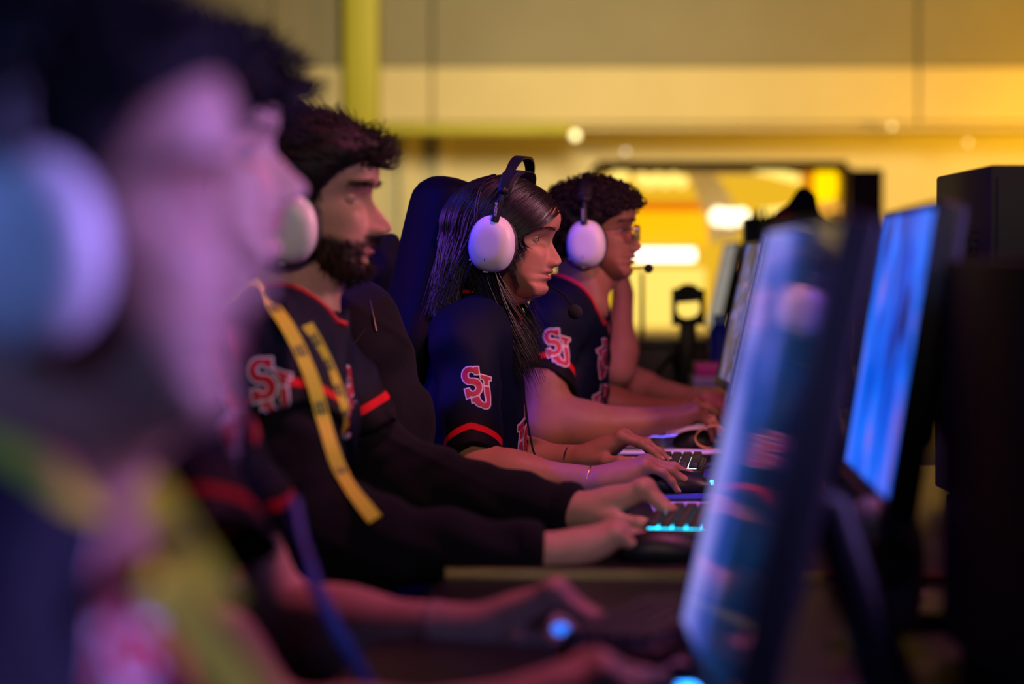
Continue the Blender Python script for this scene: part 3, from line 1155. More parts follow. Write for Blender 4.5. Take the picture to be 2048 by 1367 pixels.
# ---- long straight hair of the sharply focused person in the middle
def long_hair(P):
    H, root = P['H'], P['root']
    rg = np.random.default_rng(4)
    c = np.array([-.001, 0, .030])
    rad = np.array([.1135, .0845, .1065])
    # cap under the strands
    F = Field((-.16, -.13, -.16), (.15, .13, .16), .005)
    F.ell(c, rad * np.array([.965, .96, .96]), k=.02)
    F.ell((-.042, 0, -.05), (.050, .068, .10), k=.04)
    fx = Field(F.lo, F.lo + F.h * (F.n - 1), F.h)
    # open at the face
    F.ell((.102, 0, -.060), (.088, .11, .132), sub=True)
    V, Q = F.net()
    put('hair_cap', (apply(H, V), Q), M_HAIRB, root)
    paths = []
    n = 30
    t = np.linspace(0, 1, n)

    def lock(xr, az, yside, zend, xend, yend, t1=.42, lift=1.0, bow=0.0, n=n):
        """one hair: root on the parting at xr, over the skull to azimuth az, then hanging to (xend, yend, zend)"""
        d0 = np.array([xr / rad[0], yside * .04, math.sqrt(max(.05, 1 - (xr / rad[0]) ** 2))])
        d0 /= np.linalg.norm(d0)
        el = -.08
        d1 = np.array([math.cos(az) * math.cos(el), yside * math.sin(az) * math.cos(el), math.sin(el)])
        om = math.acos(np.clip(d0 @ d1, -1, 1))
        out = []
        k1 = int(n * t1)
        for i in range(k1):
            s = i / (k1 - 1)
            d = (math.sin((1 - s) * om) * d0 + math.sin(s * om) * d1) / math.sin(om)
            out.append(c + rad * lift * d)
        e = out[-1]
        v0 = (out[-1] - out[-2]) * (n - k1) * .55
        tgt = np.array([xend, yend, zend])
        for i in range(1, n - k1 + 1):
            s = i / (n - k1)
            p = (1 - s) ** 2 * e + 2 * s * (1 - s) * (e + v0 * .35) + s * s * tgt
            p = p + np.array([bow, 0, 0]) * math.sin(PI * s)
            out.append(p)
        return np.array(out)
    for i in range(3600):
        yside = -1 if rg.random() < .62 else 1
        u = rg.random()
        az = R(80 + 100 * u) + rg.normal(0, .03)
        xr = .088 - .150 * u ** .8 + rg.normal(0, .008)
        if u < .26:
            # falls in front of the shoulder
            xe = .048 + .040 * (1 - u / .22) + rg.normal(0, .007)
            ze = -.225 + rg.normal(0, .03)
            ye = yside * (.062 + rg.normal(0, .007))
            b = -.012 + rg.normal(0, .004)
        else:
            xe = -.062 - .045 * (u - .22) / .78 + rg.normal(0, .010)
            ze = -.145 + rg.normal(0, .025)
            ye = yside * (.098 * max(0.0, math.sin(az)) ** .5 + .004) + rg.normal(0, .010)
            ye = math.copysign(min(abs(ye), .10), yside)
            b = rg.normal(0, .004)
        paths.append(lock(xr, az, yside, ze, xe, ye, lift=.985 + abs(rg.normal(0, .014)), bow=b))
    # curtain fringe: from the parting over the brow, ending beside the cheek
    for i in range(330):
        yside = -1 if rg.random() < .55 else 1
        u = rg.random()
        az = R((60 if yside < 0 else 40) + (18 if yside < 0 else 24) * u ** .7) + rg.normal(0, .02)
        xr = .094 - .012 * u + rg.normal(0, .005)
        ze = -.004 - .045 * u + rg.normal(0, .008)
        xe = .062 - .026 * u + rg.normal(0, .004)
        ye = yside * (.062 + .012 * u + rg.normal(0, .003))
        paths.append(lock(xr, az, yside, ze, xe, ye, t1=.6, lift=.985 + abs(rg.normal(0, .012)), bow=.004))
    # loose wisps on the near cheek
    for k in range(20):
        paths.append(lock(.088, R(61) + rg.normal(0, .015), -1, -.082 + rg.normal(0, .006), .052 + rg.normal(0, .002), -.066, t1=.45, lift=1.0, bow=-.004))
        paths.append(lock(.080, R(72) + rg.normal(0, .02), -1, -.110 + rg.normal(0, .010), .034 + rg.normal(0, .004), -.060, t1=.45, lift=1.0, bow=-.008))
    for k in range(8):                                    # flyaways on top
        paths.append(lock(.04 - .1 * rg.random(), R(80 + 90 * rg.random()), -1, -.12, -.06, -.09, lift=1.03 + .02 * rg.random()))
    V, Q = strands(np.array(paths), np.concatenate([np.full(n - 6, .0012), np.linspace(.0011, .0002, 6)]))
    put('hair', (apply(H, V), Q), M_HAIRB, root)


HL_X = [-.11, -.03, -.005, .022, .034, .060, .085, .100]


def hairline(front=.070, side=-.012):
    """signed height above the hairline: over the forehead, dipping to the sideburn, low at the nape"""
    zz = [-.055, -.052, -.035, side, .030 + side * .2, front - .020, front - .006, front]
    return lambda g: g[:, 2] - np.interp(g[:, 0], HL_X, zz)


def scalp(front=.070, side=-.012):
    f = hairline(front, side)
    return lambda g: ((f(g) > 0) & ~((np.abs(g[:, 0]) < .052) & (g[:, 2] < .060) & (np.abs(g[:, 1]) > .03))).astype(float)


def short_hair(P, front, side, thick, n, length, rad, curl, cf, dirfn, m, seed=3, jit=.25, lump=.004, sides=3):
    """thick scalp shell following the skull plus separate locks"""
    H, root = P['H'], P['root']
    G, _ = head_grid(P.get('face', {}))
    N = head_normals(G)
    nz, na = G.shape[:2]
    g, nn_ = G.reshape(-1, 3), N.reshape(-1, 3)
    v = hairline(front, side)(g)
    lum = lump * (np.sin(95 * g[:, 0] + 3 * np.sin(60 * g[:, 1])) * np.sin(88 * g[:, 1] + 2 * np.sin(70 * g[:, 2])) + .6 * np.sin(120 * g[:, 2] + 80 * g[:, 0]))
    th = np.clip(v / .016, -.15, 1)
    off = np.where(v > 0, .0012 + (thick * (.55 + .45 * np.clip((g[:, 2] - .02) / .08, 0, 1)) + lum) * np.sqrt(np.clip(th, 0, 1)), -.003)
    V = g + nn_ * off[:, None]
    Q = grid_faces(nz, na)
    Q = Q[(v[Q] > -.004).any(1)]
    top = np.arange((nz - 1) * na, nz * na)
    put('hair_cap', (apply(H, V), Q), m, root)
    V, Q = P['tufts'](scalp(front, side), n, length, dirfn, rad, npts=9, curl=curl, cf=cf, jit=jit, seed=seed, sides=sides, lift=thick * .6)
    put('hair', (V, Q), m, root)


# ================= woman in the middle (in focus)
yaw3, pit3 = -13, 5
P3 = dict(label='person in sharp focus, navy short-sleeved jersey, right hand on a mouse', yaw=yaw3, pitch=pit3,
          head=head_at_cup(977, 487, 4.235, yaw3, (.002, 0, .002), pit3), hs=(.99, .95, .90),
          face=dict(nose=.74, brow=.5, lips=1.05, cheek=1.15, chin=.8, fore=.0045), skin=SKIN_A, hair_m=M_HAIRB, lid=15, lid_low=-13, look=(6, -6),
          neck=W(952, 648, 4.345), hips=W(872, 1150, 4.36), neck_r=.044, chest_d=.088,
          rs=W(930, 692, 4.175), ls=W(962, 687, 4.50), wid=.84, jfit=.004, seed=.7, fold=.004, brow_n=110, brow_h=.0022)
RE3, RW3 = W(954, 950, 4.06), W(1196, 962, 4.02)
f, u = hframe(RW3, W(1296, 926, 4.03))
P3['ra'] = dict(E=RE3, Wr=RW3, f=f, u=u, s=(0, 1, 0), side='r', r_el=.0335, r_wr=.0205, scale=.97, up_from=W(940, 800, 4.135),
                pose=pose([(30, 10, 6, 2), (30, 16, 8, 0), (34, 22, 12, -3), (36, 28, 14, -7)],
                          [(.018, .020, -.008), (.046, .040, -.014), (.074, .046, -.026), (.098, .042, -.034)]))
LE3, LW3 = W(1010, 925, 4.52), W(1168, 916, 4.42)
f, u = hframe(LW3, W(1248, 872, 4.40))
P3['la'] = dict(E=LE3, Wr=LW3, f=f, u=u, s=(0, -1, 0), side='l', r_el=.033, r_wr=.021, scale=.95, up_from=W(990, 800, 4.52),
                pose=pose([(46, 16, 10, 3), (48, 14, 8, 0), (50, 12, 8, -3), (48, 14, 8, -8)],
                          [(.016, .022, -.012), (.044, .042, -.026), (.070, .050, -.040), (.092, .044, -.050)]))
P3['sleeves'] = [(P3['rs'], W(950, 952, 4.06), .222, .055, .049), (P3['ls'], LE3, .2, .056, .054)]
P3['hair_fn'] = long_hair
person(P3)
wear_headset(P3, 'white headset on the sharply focused person, foam microphone below the chin', off=(.002, 0, .002), tilt=9, loop_h=.158,
             mic=([(.02, .092, -.030), (.050, .080, -.055), (.085, .060, -.070), (.112, .042, -.082), (.128, .034, -.098)], (.136, .032, -.110)))
uy = Vector((0, 0, 1))
sleeve_logo(P3['jersey'], P3['bvh'], W(952, 774, 4.1), Vector((.99, .1, 0)), uy, Vector((.12, -.99, 0)).normalized(), .0705)

# ================= man with glasses beyond her
yaw4, pit4 = -9, -1
P4 = dict(label='person with glasses in navy jersey, forearm on the desk beyond the focused person', yaw=yaw4, pitch=pit4,
          head=head_at_cup(1169, 487, 5.10, yaw4, (0, 0, -.012), pit4), hs=(.97, .97, .91),
          face=dict(nose=.72, brow=.9, lips=1.25, cheek=1.0, fore=.002), skin=SKIN_B, hair_m=M_HAIRBR, lid=20, look=(0, -8),
          neck=W(1160, 612, 5.19), hips=W(1040, 1040, 5.22), neck_r=.050,
          rs=W(1108, 645, 5.02), ls=W(1140, 640, 5.37), wid=.92, jfit=.006, seed=2.1, fold=.005)
RE4, RW4 = W(1082, 858, 4.93), W(1308, 842, 5.0)
f, u = hframe(RW4, W(1384, 822, 5.03))
P4['ra'] = dict(E=RE4, Wr=RW4, f=f, u=u, s=(0, 1, 0), side='r', r_el=.045, r_wr=.026, scale=1.02, up_from=W(1088, 770, 4.96),
                pose=pose([(36, 20, 12, 2), (38, 24, 12, 0), (42, 28, 14, -3), (46, 32, 14, -7)]))
LE4, LW4 = W(1165, 812, 5.50), W(1318, 822, 5.42)
f, u = hframe(LW4, W(1386, 806, 5.40))
P4['la'] = dict(E=LE4, Wr=LW4, f=f, u=u, s=(0, -1, 0), side='l', r_el=.042, r_wr=.026, scale=1.0, up_from=W(1150, 740, 5.46), h=.003,
                pose=pose([(36, 20, 12, 2), (38, 24, 12, 0), (42, 28, 14, -3), (46, 32, 14, -7)]))
P4['sleeves'] = [(P4['rs'], RE4, .140, .060, .056), (P4['ls'], LE4, .16, .062, .058)]


def curly(P):
    short_hair(P, .072, .000, .014, 900, .020, .0036, .0065, 11, lambda p, n, r: n + np.array([.15, 0, .15]), M_HAIRBR,
               seed=8, jit=.55, lump=.004, sides=5)


P4['hair_fn'] = curly
person(P4)
wear_headset(P4, 'white headset on the person with glasses', off=(0, 0, -.012), tilt=-1, loop_h=.152,
             mic=([(.02, .092, -.030), (.060, .075, -.050), (.090, .055, -.055), (.112, .035, -.052)], (.121, .030, -.054)), mic_r=.0105)
sleeve_logo(P4['jersey'], P4['bvh'], W(1112, 694, 4.96), Vector((.98, .12, 0)), uy, Vector((.12, -.99, 0)).normalized(), .078)

# glasses
gl = empty('glasses', P4['H'] @ Vector((.09, 0, .018)), 'thin metal-framed glasses worn by the person with glasses', 'glasses')
M_WIRE = mat('glasses_metal', (0.5, 0.48, 0.50), 0.2, metal=1.0)
M_LENS = mat('glasses_lens', (0.95, 0.95, 1.0), 0.02, trans=1.0)
for sd in (-1, 1):
    pts = []
    for a in np.linspace(0, 2 * PI, 28, endpoint=False):
        y = .024 * math.copysign(abs(math.cos(a)) ** .75, math.cos(a))
        z = .0185 * math.copysign(abs(math.sin(a)) ** .75, math.sin(a))
        pts.append(P4['H'] @ Vector((.108 - .10 * abs(y + sd * .0) * .3 - .004, sd * .033 + y, .012 + z)))
    put('rim', MB().tube(pts, .0014, 6, closed=True).mesh('rim'), M_WIRE, gl)
    ln = MB()
    cen = sum(pts, Vector()) / len(pts)
    fw = (P4['H'].to_3x3() @ Vector((1, 0, 0))).normalized()
    n_ = len(pts)
    vs_ = [p + fw * .0006 for p in pts] + [p - fw * .0006 for p in pts] + [cen + fw * .0016, cen + fw * .0004]
    fs_ = [(i, (i + 1) % n_, 2 * n_) for i in range(n_)] + [(n_ + (i + 1) % n_, n_ + i, 2 * n_ + 1) for i in range(n_)]
    fs_ += [(i, n_ + i, n_ + (i + 1) % n_, (i + 1) % n_) for i in range(n_)]
    put('lens', ln.add(vs_, fs_).mesh('lens'), M_LENS, gl)
    put('temple', MB().tube([P4['H'] @ Vector(v) for v in ((.102, sd * .058, .020), (.09, sd * .073, .021), (.04, sd * .078, .018), (.0, sd * .076, .012))], .0013, 6).mesh('temple'), M_WIRE, gl)
put('bridge', MB().tube([P4['H'] @ Vector(v) for v in ((.1055, -.010, .018), (.110, 0, .020), (.1055, .010, .018))], .0014, 6).mesh('bridge'), M_WIRE, gl)

# ================= bearded man, nearer than her
yaw2, pit2 = -8, 2
def beard2(g):
    x, y, z = g[:, 0], g[:, 1], g[:, 2]
    sm = lambda v, w: np.clip(v / w + .5, 0, 1)
    jaw = sm(-.032 - .22 * np.clip(x - .03, 0, .05) - z, .012) * sm(x + .012, .01)
    mou = sm(.0055 - np.abs(z + .0385), .003) * (x > .07) * sm(.026 - np.abs(y), .008)
    free = sm(.023 - np.abs(y), .008) * sm(.015 - np.abs(z + .058), .008) * (x > .07)
    burn = sm(.034 - x, .01) * sm(x - .002, .01) * sm(.03 - z, .01)
    return np.clip(np.maximum(np.maximum(jaw, burn) * (1 - free), mou) * .9, 0, .9)


P2 = dict(label='person in navy jersey over long dark sleeves, yellow lanyard, both hands forward', yaw=yaw2, pitch=pit2,
          head=head_at_cup(568, 455, 3.35, yaw2, (0, 0, -.026), pit2), hs=(1.10, 1.0, .98),
          face=dict(nose=.95, brow=1.2, lips=1.0), skin=SKIN_C, hair_m=M_HAIRBR, lid=6, lid_low=-20, look=(0, -22), stubble=beard2, brow_n=340, brow_h=.0042,
          neck=W(590, 640, 3.46), hips=W(420, 1330, 3.45), neck_r=.057,
          rs=W(535, 712, 3.26), ls=W(610, 705, 3.64), wid=.98, jfit=.010, seed=4.2, fold=.005, chev=.12)
RE2, RW2 = W(640, 1078, 3.10), W(1098, 1108, 3.12)
f, u = hframe(RW2, W(1250, 1058, 3.14))
P2['ra'] = dict(E=RE2, Wr=RW2, f=f, u=u, s=(0, 1, 0), side='r', r_el=.036, r_wr=.025, scale=1.05,
                pose=pose([(32, 18, 10, 2), (36, 22, 12, 0), (40, 28, 14, -3), (42, 30, 14, -8)]))
LE2, LW2 = W(790, 960, 3.66), W(1168, 1022, 3.52)
f, u = hframe(LW2, W(1312, 966, 3.50))
P2['la'] = dict(E=LE2, Wr=LW2, f=f, u=u, s=(0, -1, 0), side='l', r_el=.034, r_wr=.025, scale=1.06,
                pose=pose([(62, 22, 12, 3), (66, 22, 12, 0), (64, 22, 12, -3), (58, 22, 12, -9)],
                          [(.016, .022, -.012), (.044, .044, -.026), (.072, .052, -.042), (.096, .046, -.052)]))
P2['sleeves'] = [(P2['rs'], RE2, .135, .075, .073), (P2['ls'], LE2, .15, .070, .068)]


def swept(P):
    short_hair(P, .078, -.020, .019, 2600, .034, .0016, .0015, 3,
               lambda p, n, r: n * .22 + np.array([-.55, 0, .25]) * np.clip((p[:, 2:3] + .02) / .06, 0, 1) + np.array([-.3, 0, -.5]) * np.clip((.04 - p[:, 2:3]) / .06, 0, 1),
               M_HAIRBR, seed=9, jit=.14, lump=.002)
    V, Q = P['tufts'](beard2, 1500, .012, lambda p, n, r: n * .8 + np.array([.25, 0, -.8]), .0008, npts=5, seed=12, jit=.3)
    put('beard', (V, Q), M_HAIRBR, P['root'])
    # forelock over the brow
    V, Q = P['tufts'](lambda g: ((g[:, 0] > .075) & (g[:, 2] > .068) & (g[:, 2] < .1)).astype(float), 160, .034,
                      lambda p, n, r: np.array([.30, -.1, .45]) + n * .3, .0018, npts=9, curl=.009, cf=4, seed=13, jit=.2)
    put('forelock', (V, Q), M_HAIRBR, P['root'])


P2['hair_fn'] = swept
person(P2)
wear_headset(P2, 'white headset on the long-sleeved person, its cup half hidden by the nearer face', off=(0, 0, -.026), tilt=-6, loop_h=.150)
sleeve_logo(P2['jersey'], P2['bvh'], W(538, 772, 3.2), Vector((.98, .12, 0)), uy, Vector((.12, -.99, 0)).normalized(), .078)


def long_sleeve(P, name, sh, E, Wr, r0, r1, r2, seed):
    """knitted sleeve of the layer under the jersey, wrinkled, with a ribbed cuff"""
    sh, E, Wr = Vector(sh), Vector(E), Vector(Wr)
    lo = np.min([list(p) for p in (sh, E, Wr)], 0) - .11
    hi = np.max([list(p) for p in (sh, E, Wr)], 0) + .11
    F = Field(lo, hi, .005)
    d = (Wr - E).normalized()
    F.cone(sh, E, r0, r1, k=.03)
    wn, dn = np.array(Wr - d * .008), np.array(d)
    F.cone(E, Wr, r1, r2, k=.04, cut=lambda Pp: (Pp - wn) @ dn)
    F.ell(E + d * .05, (r1 * 1.06,) * 3, k=.03)
    F.warp(lambda p: fold(p, .0035, seed) + .002 * np.sin(70 * p[:, 0] + 4 * np.sin(40 * p[:, 2])))
    V, Q = F.net()
    o = put(name, (V, Q), M_HOODIE, P['root'])
    P.setdefault('cloth', []).append(BVHTree.FromPolygons([Vector(v) for v in V], [tuple(q) for q in Q]))
    cu = MB().tube([Wr - d * .022, Wr - d * .012, Wr, Wr + d * .006], [r2 * 1.10, r2 * 1.16, r2 * 1.12, r2 * .98], 28)
    put('cuff', cu.mesh('cuff'), M_HOODIE, o)


long_sleeve(P2, 'long_sleeve', P2['rs'], RE2, W(1074, 1107, 3.12), .064, .060, .038, 1.0)
long_sleeve(P2, 'long_sleeve', P2['ls'], LE2, W(1148, 1022, 3.53), .060, .056, .037, 3.0)

# ================= next nearer man (face half covered by the nearest)
yaw1, pit1 = -3, -4
P1 = dict(label='second nearest person in navy jersey, largely hidden, hand raised over a keyboard', yaw=yaw1, pitch=pit1,
          head=head_at_cup(320, 345, 2.30, yaw1, (0, 0, 0), pit1), hs=(1.02, 1.0, .98),
          face=dict(nose=1.05, brow=1.0, lips=1.1), skin=SKIN_C, hair_m=M_HAIRB, lid=20, look=(0, -4),
          neck=W(320, 640, 2.42), hips=W(170, 1640, 2.42), neck_r=.057,
          rs=W(240, 760, 2.22), ls=W(330, 745, 2.60), wid=.96, jfit=.012, seed=5.2, fold=.006)
RE1, RW1 = W(560, 1545, 2.04), W(1020, 1425, 2.10)
f, u = hframe(RW1, W(1195, 1338, 2.13))
P1['ra'] = dict(E=RE1, Wr=RW1, f=f, u=u, s=(0, 1, 0), side='r', r_el=.044, r_wr=.026, scale=1.02, up_from=W(420, 1320, 2.08), h=.003,
                pose=pose([(38, 24, 12, 2), (40, 26, 12, 0), (44, 30, 14, -3), (46, 34, 14, -7)]))
LE1, LW1 = W(560, 1275, 2.66), W(960, 1262, 2.56)
f, u = hframe(LW1, W(1132, 1172, 2.54))
P1['la'] = dict(E=LE1, Wr=LW1, f=f, u=u, s=(0, -1, 0), side='l', r_el=.043, r_wr=.025, scale=1.04, up_from=W(470, 1080, 2.66), h=.003,
                pose=pose([(62, 24, 12, 3), (64, 26, 14, 0), (70, 30, 14, -3), (66, 30, 14, -8)],
                          [(.016, .022, -.012), (.044, .044, -.026), (.074, .050, -.042), (.100, .040, -.050)]))
P1['sleeves'] = [(P1['rs'], RE1, .2, .075, .07), (P1['ls'], LE1, .2, .07, .068)]


def fringe(P):
    short_hair(P, .066, -.012, .020, 1300, .040, .0026, .006, 5,
               lambda p, n, r: n * .7 + np.array([.5, 0, .0]), M_HAIRM, seed=19, jit=.3, lump=.004)


P1['hair_fn'] = fringe
person(P1)
wear_headset(P1, 'white headset of the second nearest person, almost hidden behind the nearest head', tilt=0, loop_h=.155)

# ================= nearest man, far out of focus
yaw0, pit0 = 3, -2
P0 = dict(label='nearest person, largest and most blurred, in navy jersey with yellow lanyard', yaw=yaw0, pitch=pit0,
          head=head_at_cup(30, 495, 1.16, yaw0, (0, 0, 0), pit0), hs=(1.02, 1.0, 1.02),
          face=dict(nose=.72, brow=1.0, lips=1.1), skin=SKIN_C, hair_m=M_HAIRB, lid=20, look=(0, -4), stubble=lambda g: .4 * beard2(g),
          neck=W(60, 1010, 1.33), hips=W(-260, 2700, 1.36), neck_r=.058,
          rs=W(-150, 1240, 1.15), ls=W(40, 1200, 1.52), wid=.96, jfit=.012, seed=6.2, fold=.006)
P0['sleeves'] = [(P0['rs'], W(-100, 2000, 1.06), .2, .075, .07), (P0['ls'], W(200, 1900, 1.62), .2, .07, .068)]
RE0, RW0 = W(-100, 2000, 1.06), W(800, 2080, 1.12)
f, u = hframe(RW0, W(1100, 2000, 1.13))
P0['ra'] = dict(E=RE0, Wr=RW0, f=f, u=u, s=(0, 1, 0), side='r', r_el=.043, r_wr=.026, scale=1.0, up_from=W(-120, 1700, 1.1), h=.004,
                pose=pose([(36, 24, 12, 2), (40, 26, 12, 0), (44, 30, 14, -3), (46, 34, 14, -7)]))
LE0, LW0 = W(200, 1850, 1.62), W(850, 1850, 1.55)
f, u = hframe(LW0, W(1060, 1790, 1.54))
P0['la'] = dict(E=LE0, Wr=LW0, f=f, u=u, s=(0, -1, 0), side='l', r_el=.043, r_wr=.025, scale=1.0, up_from=W(100, 1600, 1.58), h=.004,
                pose=pose([(50, 24, 12, 3), (54, 26, 14, 0), (56, 30, 14, -3), (56, 30, 14, -8)]))


def cropped(P):
    short_hair(P, .088, .012, .016, 900, .026, .0024, .004, 5,
               lambda p, n, r: n * .8 + np.array([-.3, 0, .2]), M_HAIRM, seed=29, jit=.3, lump=.003)


P0['hair_fn'] = cropped
person(P0)
wear_headset(P0, 'white headset on the nearest person, at the left edge', tilt=0, loop_h=.150)

# ------------------------------------------------------------------ lanyards, bracelets, prints on the jerseys
M_LANY = mat('yellow_lanyard', (0.70, 0.66, 0.02), 0.6, bump=0.4, bscale=900)
M_LANYP = mat('lanyard_print', (0.06, 0.05, 0.06), 0.6)


def lanyard(name, label, strands_px, width, flip=1.0, marks=(), bvh=None):
    """worn ribbon; each strand is a list of (px, py, depth)"""
    first = W(*strands_px[0][0])
    root = empty(name, first, label, 'lanyard', 'yellow lanyards')
    for st in strands_px:
        ctrl = [W(*p) for p in st]
        pts = []
        for i in range(len(ctrl) - 1):
            p0, p1, p2, p3 = ctrl[max(i - 1, 0)], ctrl[i], ctrl[i + 1], ctrl[min(i + 2, len(ctrl) - 1)]
            for t in np.linspace(0, 1, 9)[:(None if i == len(ctrl) - 2 else -1)]:
                pts.append(.5 * ((2 * p1) + (p2 - p0) * t + (2 * p0 - 5 * p1 + 4 * p2 - p3) * t * t + (3 * p1 - p0 - 3 * p2 + p3) * t ** 3))
        if bvh:                                     # lay the ribbon on the cloth
            for i, p_ in enumerate(pts):
                d_ = (p_ - cam.location).normalized()
                hits = [h_ for h_ in (b_.ray_cast(cam.location, d_, 8.0) for b_ in bvh) if h_[0] is not None and h_[3] > (p_ - cam.location).length - .25]
                if hits:
                    pts[i] = min(hits, key=lambda q_: q_[3])[0] - d_ * .007
            for _ in range(3):
                pts = [pts[0]] + [(pts[i - 1] + 2 * pts[i] + pts[i + 1]) / 4 for i in range(1, len(pts) - 1)] + [pts[-1]]
        side = []
        for i in range(len(pts)):
            tg = (pts[min(i + 1, len(pts) - 1)] - pts[max(i - 1, 0)]).normalized()
            side.append(tg.cross(Vector((.45 * flip, -.9, 0))).normalized())
        rb = put('ribbon', MB().strip(pts, side, width, .0014).mesh('ribbon', angle=60), M_LANY, root)
        L = len(pts)
        for fr_ in marks:
            i = int(fr_ * (L - 2))
            tg = (pts[i + 1] - pts[i]).normalized()
            nv = tg.cross(side[i]).normalized()
            if nv.y > 0:
                nv = -nv
            mb = MB()
            Mx = Matrix((tg, side[i], nv)).transposed().to_4x4()
            Mx.translation = pts[i] + nv * .0013
            for k, (dx, dy, sx, sy) in enumerate(((0, -.3, .9, .12), (.25, .05, .12, .5), (-.25, .05, .12, .5), (0, .3, .8, .12), (0, 0, .5, .1))):
                mb.box((dx * width * 1.2, dy * width * .9, 0), (sx * width * 1.1, sy * width * .9, .0006), M=Mx)
            put('ribbon_print', mb.mesh('ribbon_print', smooth=False), M_LANYP, rb)
    return root


lanyard('lanyard', 'yellow printed lanyard hanging down the chest of the long-sleeved person',
        [[(505, 560, 3.33), (545, 610, 3.29), (585, 670, 3.28), (625, 760, 3.28), (650, 850, 3.27), (685, 950, 3.26), (750, 1038, 3.25)],
         [(612, 650, 3.44), (650, 720, 3.40), (680, 800, 3.36), (690, 860, 3.33)]], .0195, marks=(.2, .42, .63, .85), bvh=[P2['bvh'], P2['cloth'][0]])
lanyard('lanyard', 'broad blurred yellow lanyard on the nearest person, at lower left',
        [[(-60, 900, 1.16), (30, 930, 1.15), (140, 1010, 1.14), (270, 1130, 1.14), (380, 1250, 1.15), (520, 1420, 1.16)],
         [(285, 960, 1.30), (340, 1050, 1.28), (390, 1130, 1.26), (440, 1220, 1.25)]], .022, marks=(.5,), bvh=[P0['bvh']])

# bracelets of the sharply focused person
def ring_on(P0_, axis, r, tube_r, m, name, label, cat='bracelet', sag=0.0, flat=.85):
    ax = Vector(axis).normalized()
    u = Vector((0, 0, 1))
    u = (u - ax * u.dot(ax)).normalized()
    w = ax.cross(u)
    pts = [Vector(P0_) + u * math.cos(a) * r * flat + w * math.sin(a) * r + ax * sag * (1 - math.cos(a)) for a in np.linspace(0, 2 * PI, 40, endpoint=False)]
    o = put(name, MB().tube(pts, tube_r, 8, closed=True).mesh(name), m)
    return tag(o, label, cat)


ax3 = RW3 - RE3
br = empty('bracelet', W(1180, 962, 4.02), 'thin gold chain bracelet on the right wrist of the sharply focused person', 'bracelet')
b0 = ring_on(W(1182, 962, 4.02), ax3, .0275, .0011, M_GOLD, 'chain', None, None, sag=-.004, flat=.95)
b0.parent = br
b0.matrix_parent_inverse = Matrix.Translation(br.location).inverted()
put('pendant', MB().sphere(W(1172, 994, 3.99), (.0028, .0028, .004), 10, 8).mesh('pendant'), M_GOLD, br)
axl = LW3 - LE3
ring_on(LE3 + axl * .86, axl, .0275, .0024, mat('black_elastic', (.008, .008, .009), .8), 'hair_tie', 'black elastic band on the left wrist of the sharply focused person', 'band')
ring_on(LE3 + axl * .42, axl, .0375, .0050, mat('green_wristband', (.25, .42, .28), .5, var=.5, vscale=90), 'wristband', 'pale green wristband on the left forearm of the sharply focused person', 'wristband')
ax1 = LW1 - LE1
ring_on(LE1 + ax1 * .80, ax1, .034, .006, mat('brown_wristband', (.30, .16, .12), .6), 'wristband', 'brown wristband on the blurred forearm of the second nearest person', 'wristband')


def jersey_print(P, name, polys, m, o3, ux_, nrm, lift=.0015):
    put(name, decal(polys, o3, ux_, Vector((0, 0, 1)), nrm, P['bvh'], lift, seg=.008), m, P['jersey'])


def chest_print(P, cx, cz, h):
    """big front letters of the jersey: outlined S and J shapes one above the other, wrapping the chest"""
    fr = P['frame']
    fw = fr['fwd']
    lat = Vector((-fw.y, fw.x, 0)).normalized()
    o3 = Vector(cx)
    wh, rd = logo_polys(h)
    wh = [[(-a, b) for a, b in q] for q in wh]
    rd = [[(-a, b) for a, b in q] for q in rd]
    nrm = Vector((fw.x, fw.y - .04, 0)).normalized()
    lt = Vector((-nrm.y, nrm.x, 0)).normalized()
    put('chest_emblem_outline', decal(wh, o3, lt, Vector((0, 0, 1)), nrm, P['bvh'], .0012, seg=.01), M_WHITE, P['jersey'])
    put('chest_emblem', decal(rd, o3, lt, Vector((0, 0, 1)), nrm, P['bvh'], .0022, seg=.01), M_RED, P['jersey'])


def chest_c(P, py, dlat=0.0):
    """point on the chest's middle line at the height of photo row py"""
    c_ = (P['rs'] + P['ls']) / 2
    z_ = W(1024, py, c_.y / math.cos(PITCH)).z
    return Vector((c_.x, c_.y, z_)) + P['frame']['lat'] * dlat


chest_print(P3, chest_c(P3, 880, -.01), 0, .13)
chest_print(P4, chest_c(P4, 805, -.06), 0, .085)
chest_print(P4, chest_c(P4, 715, -.05), 0, .085)
chest_print(P2, chest_c(P2, 800, -.05), 0, .10)
chest_print(P2, chest_c(P2, 930, -.10), 0, .07)
chest_print(P1, chest_c(P1, 900, -.06), 0, .12)
chest_print(P1, chest_c(P1, 1060, -.08), 0, .13)
chest_print(P0, chest_c(P0, 1250, -.07), 0, .16)

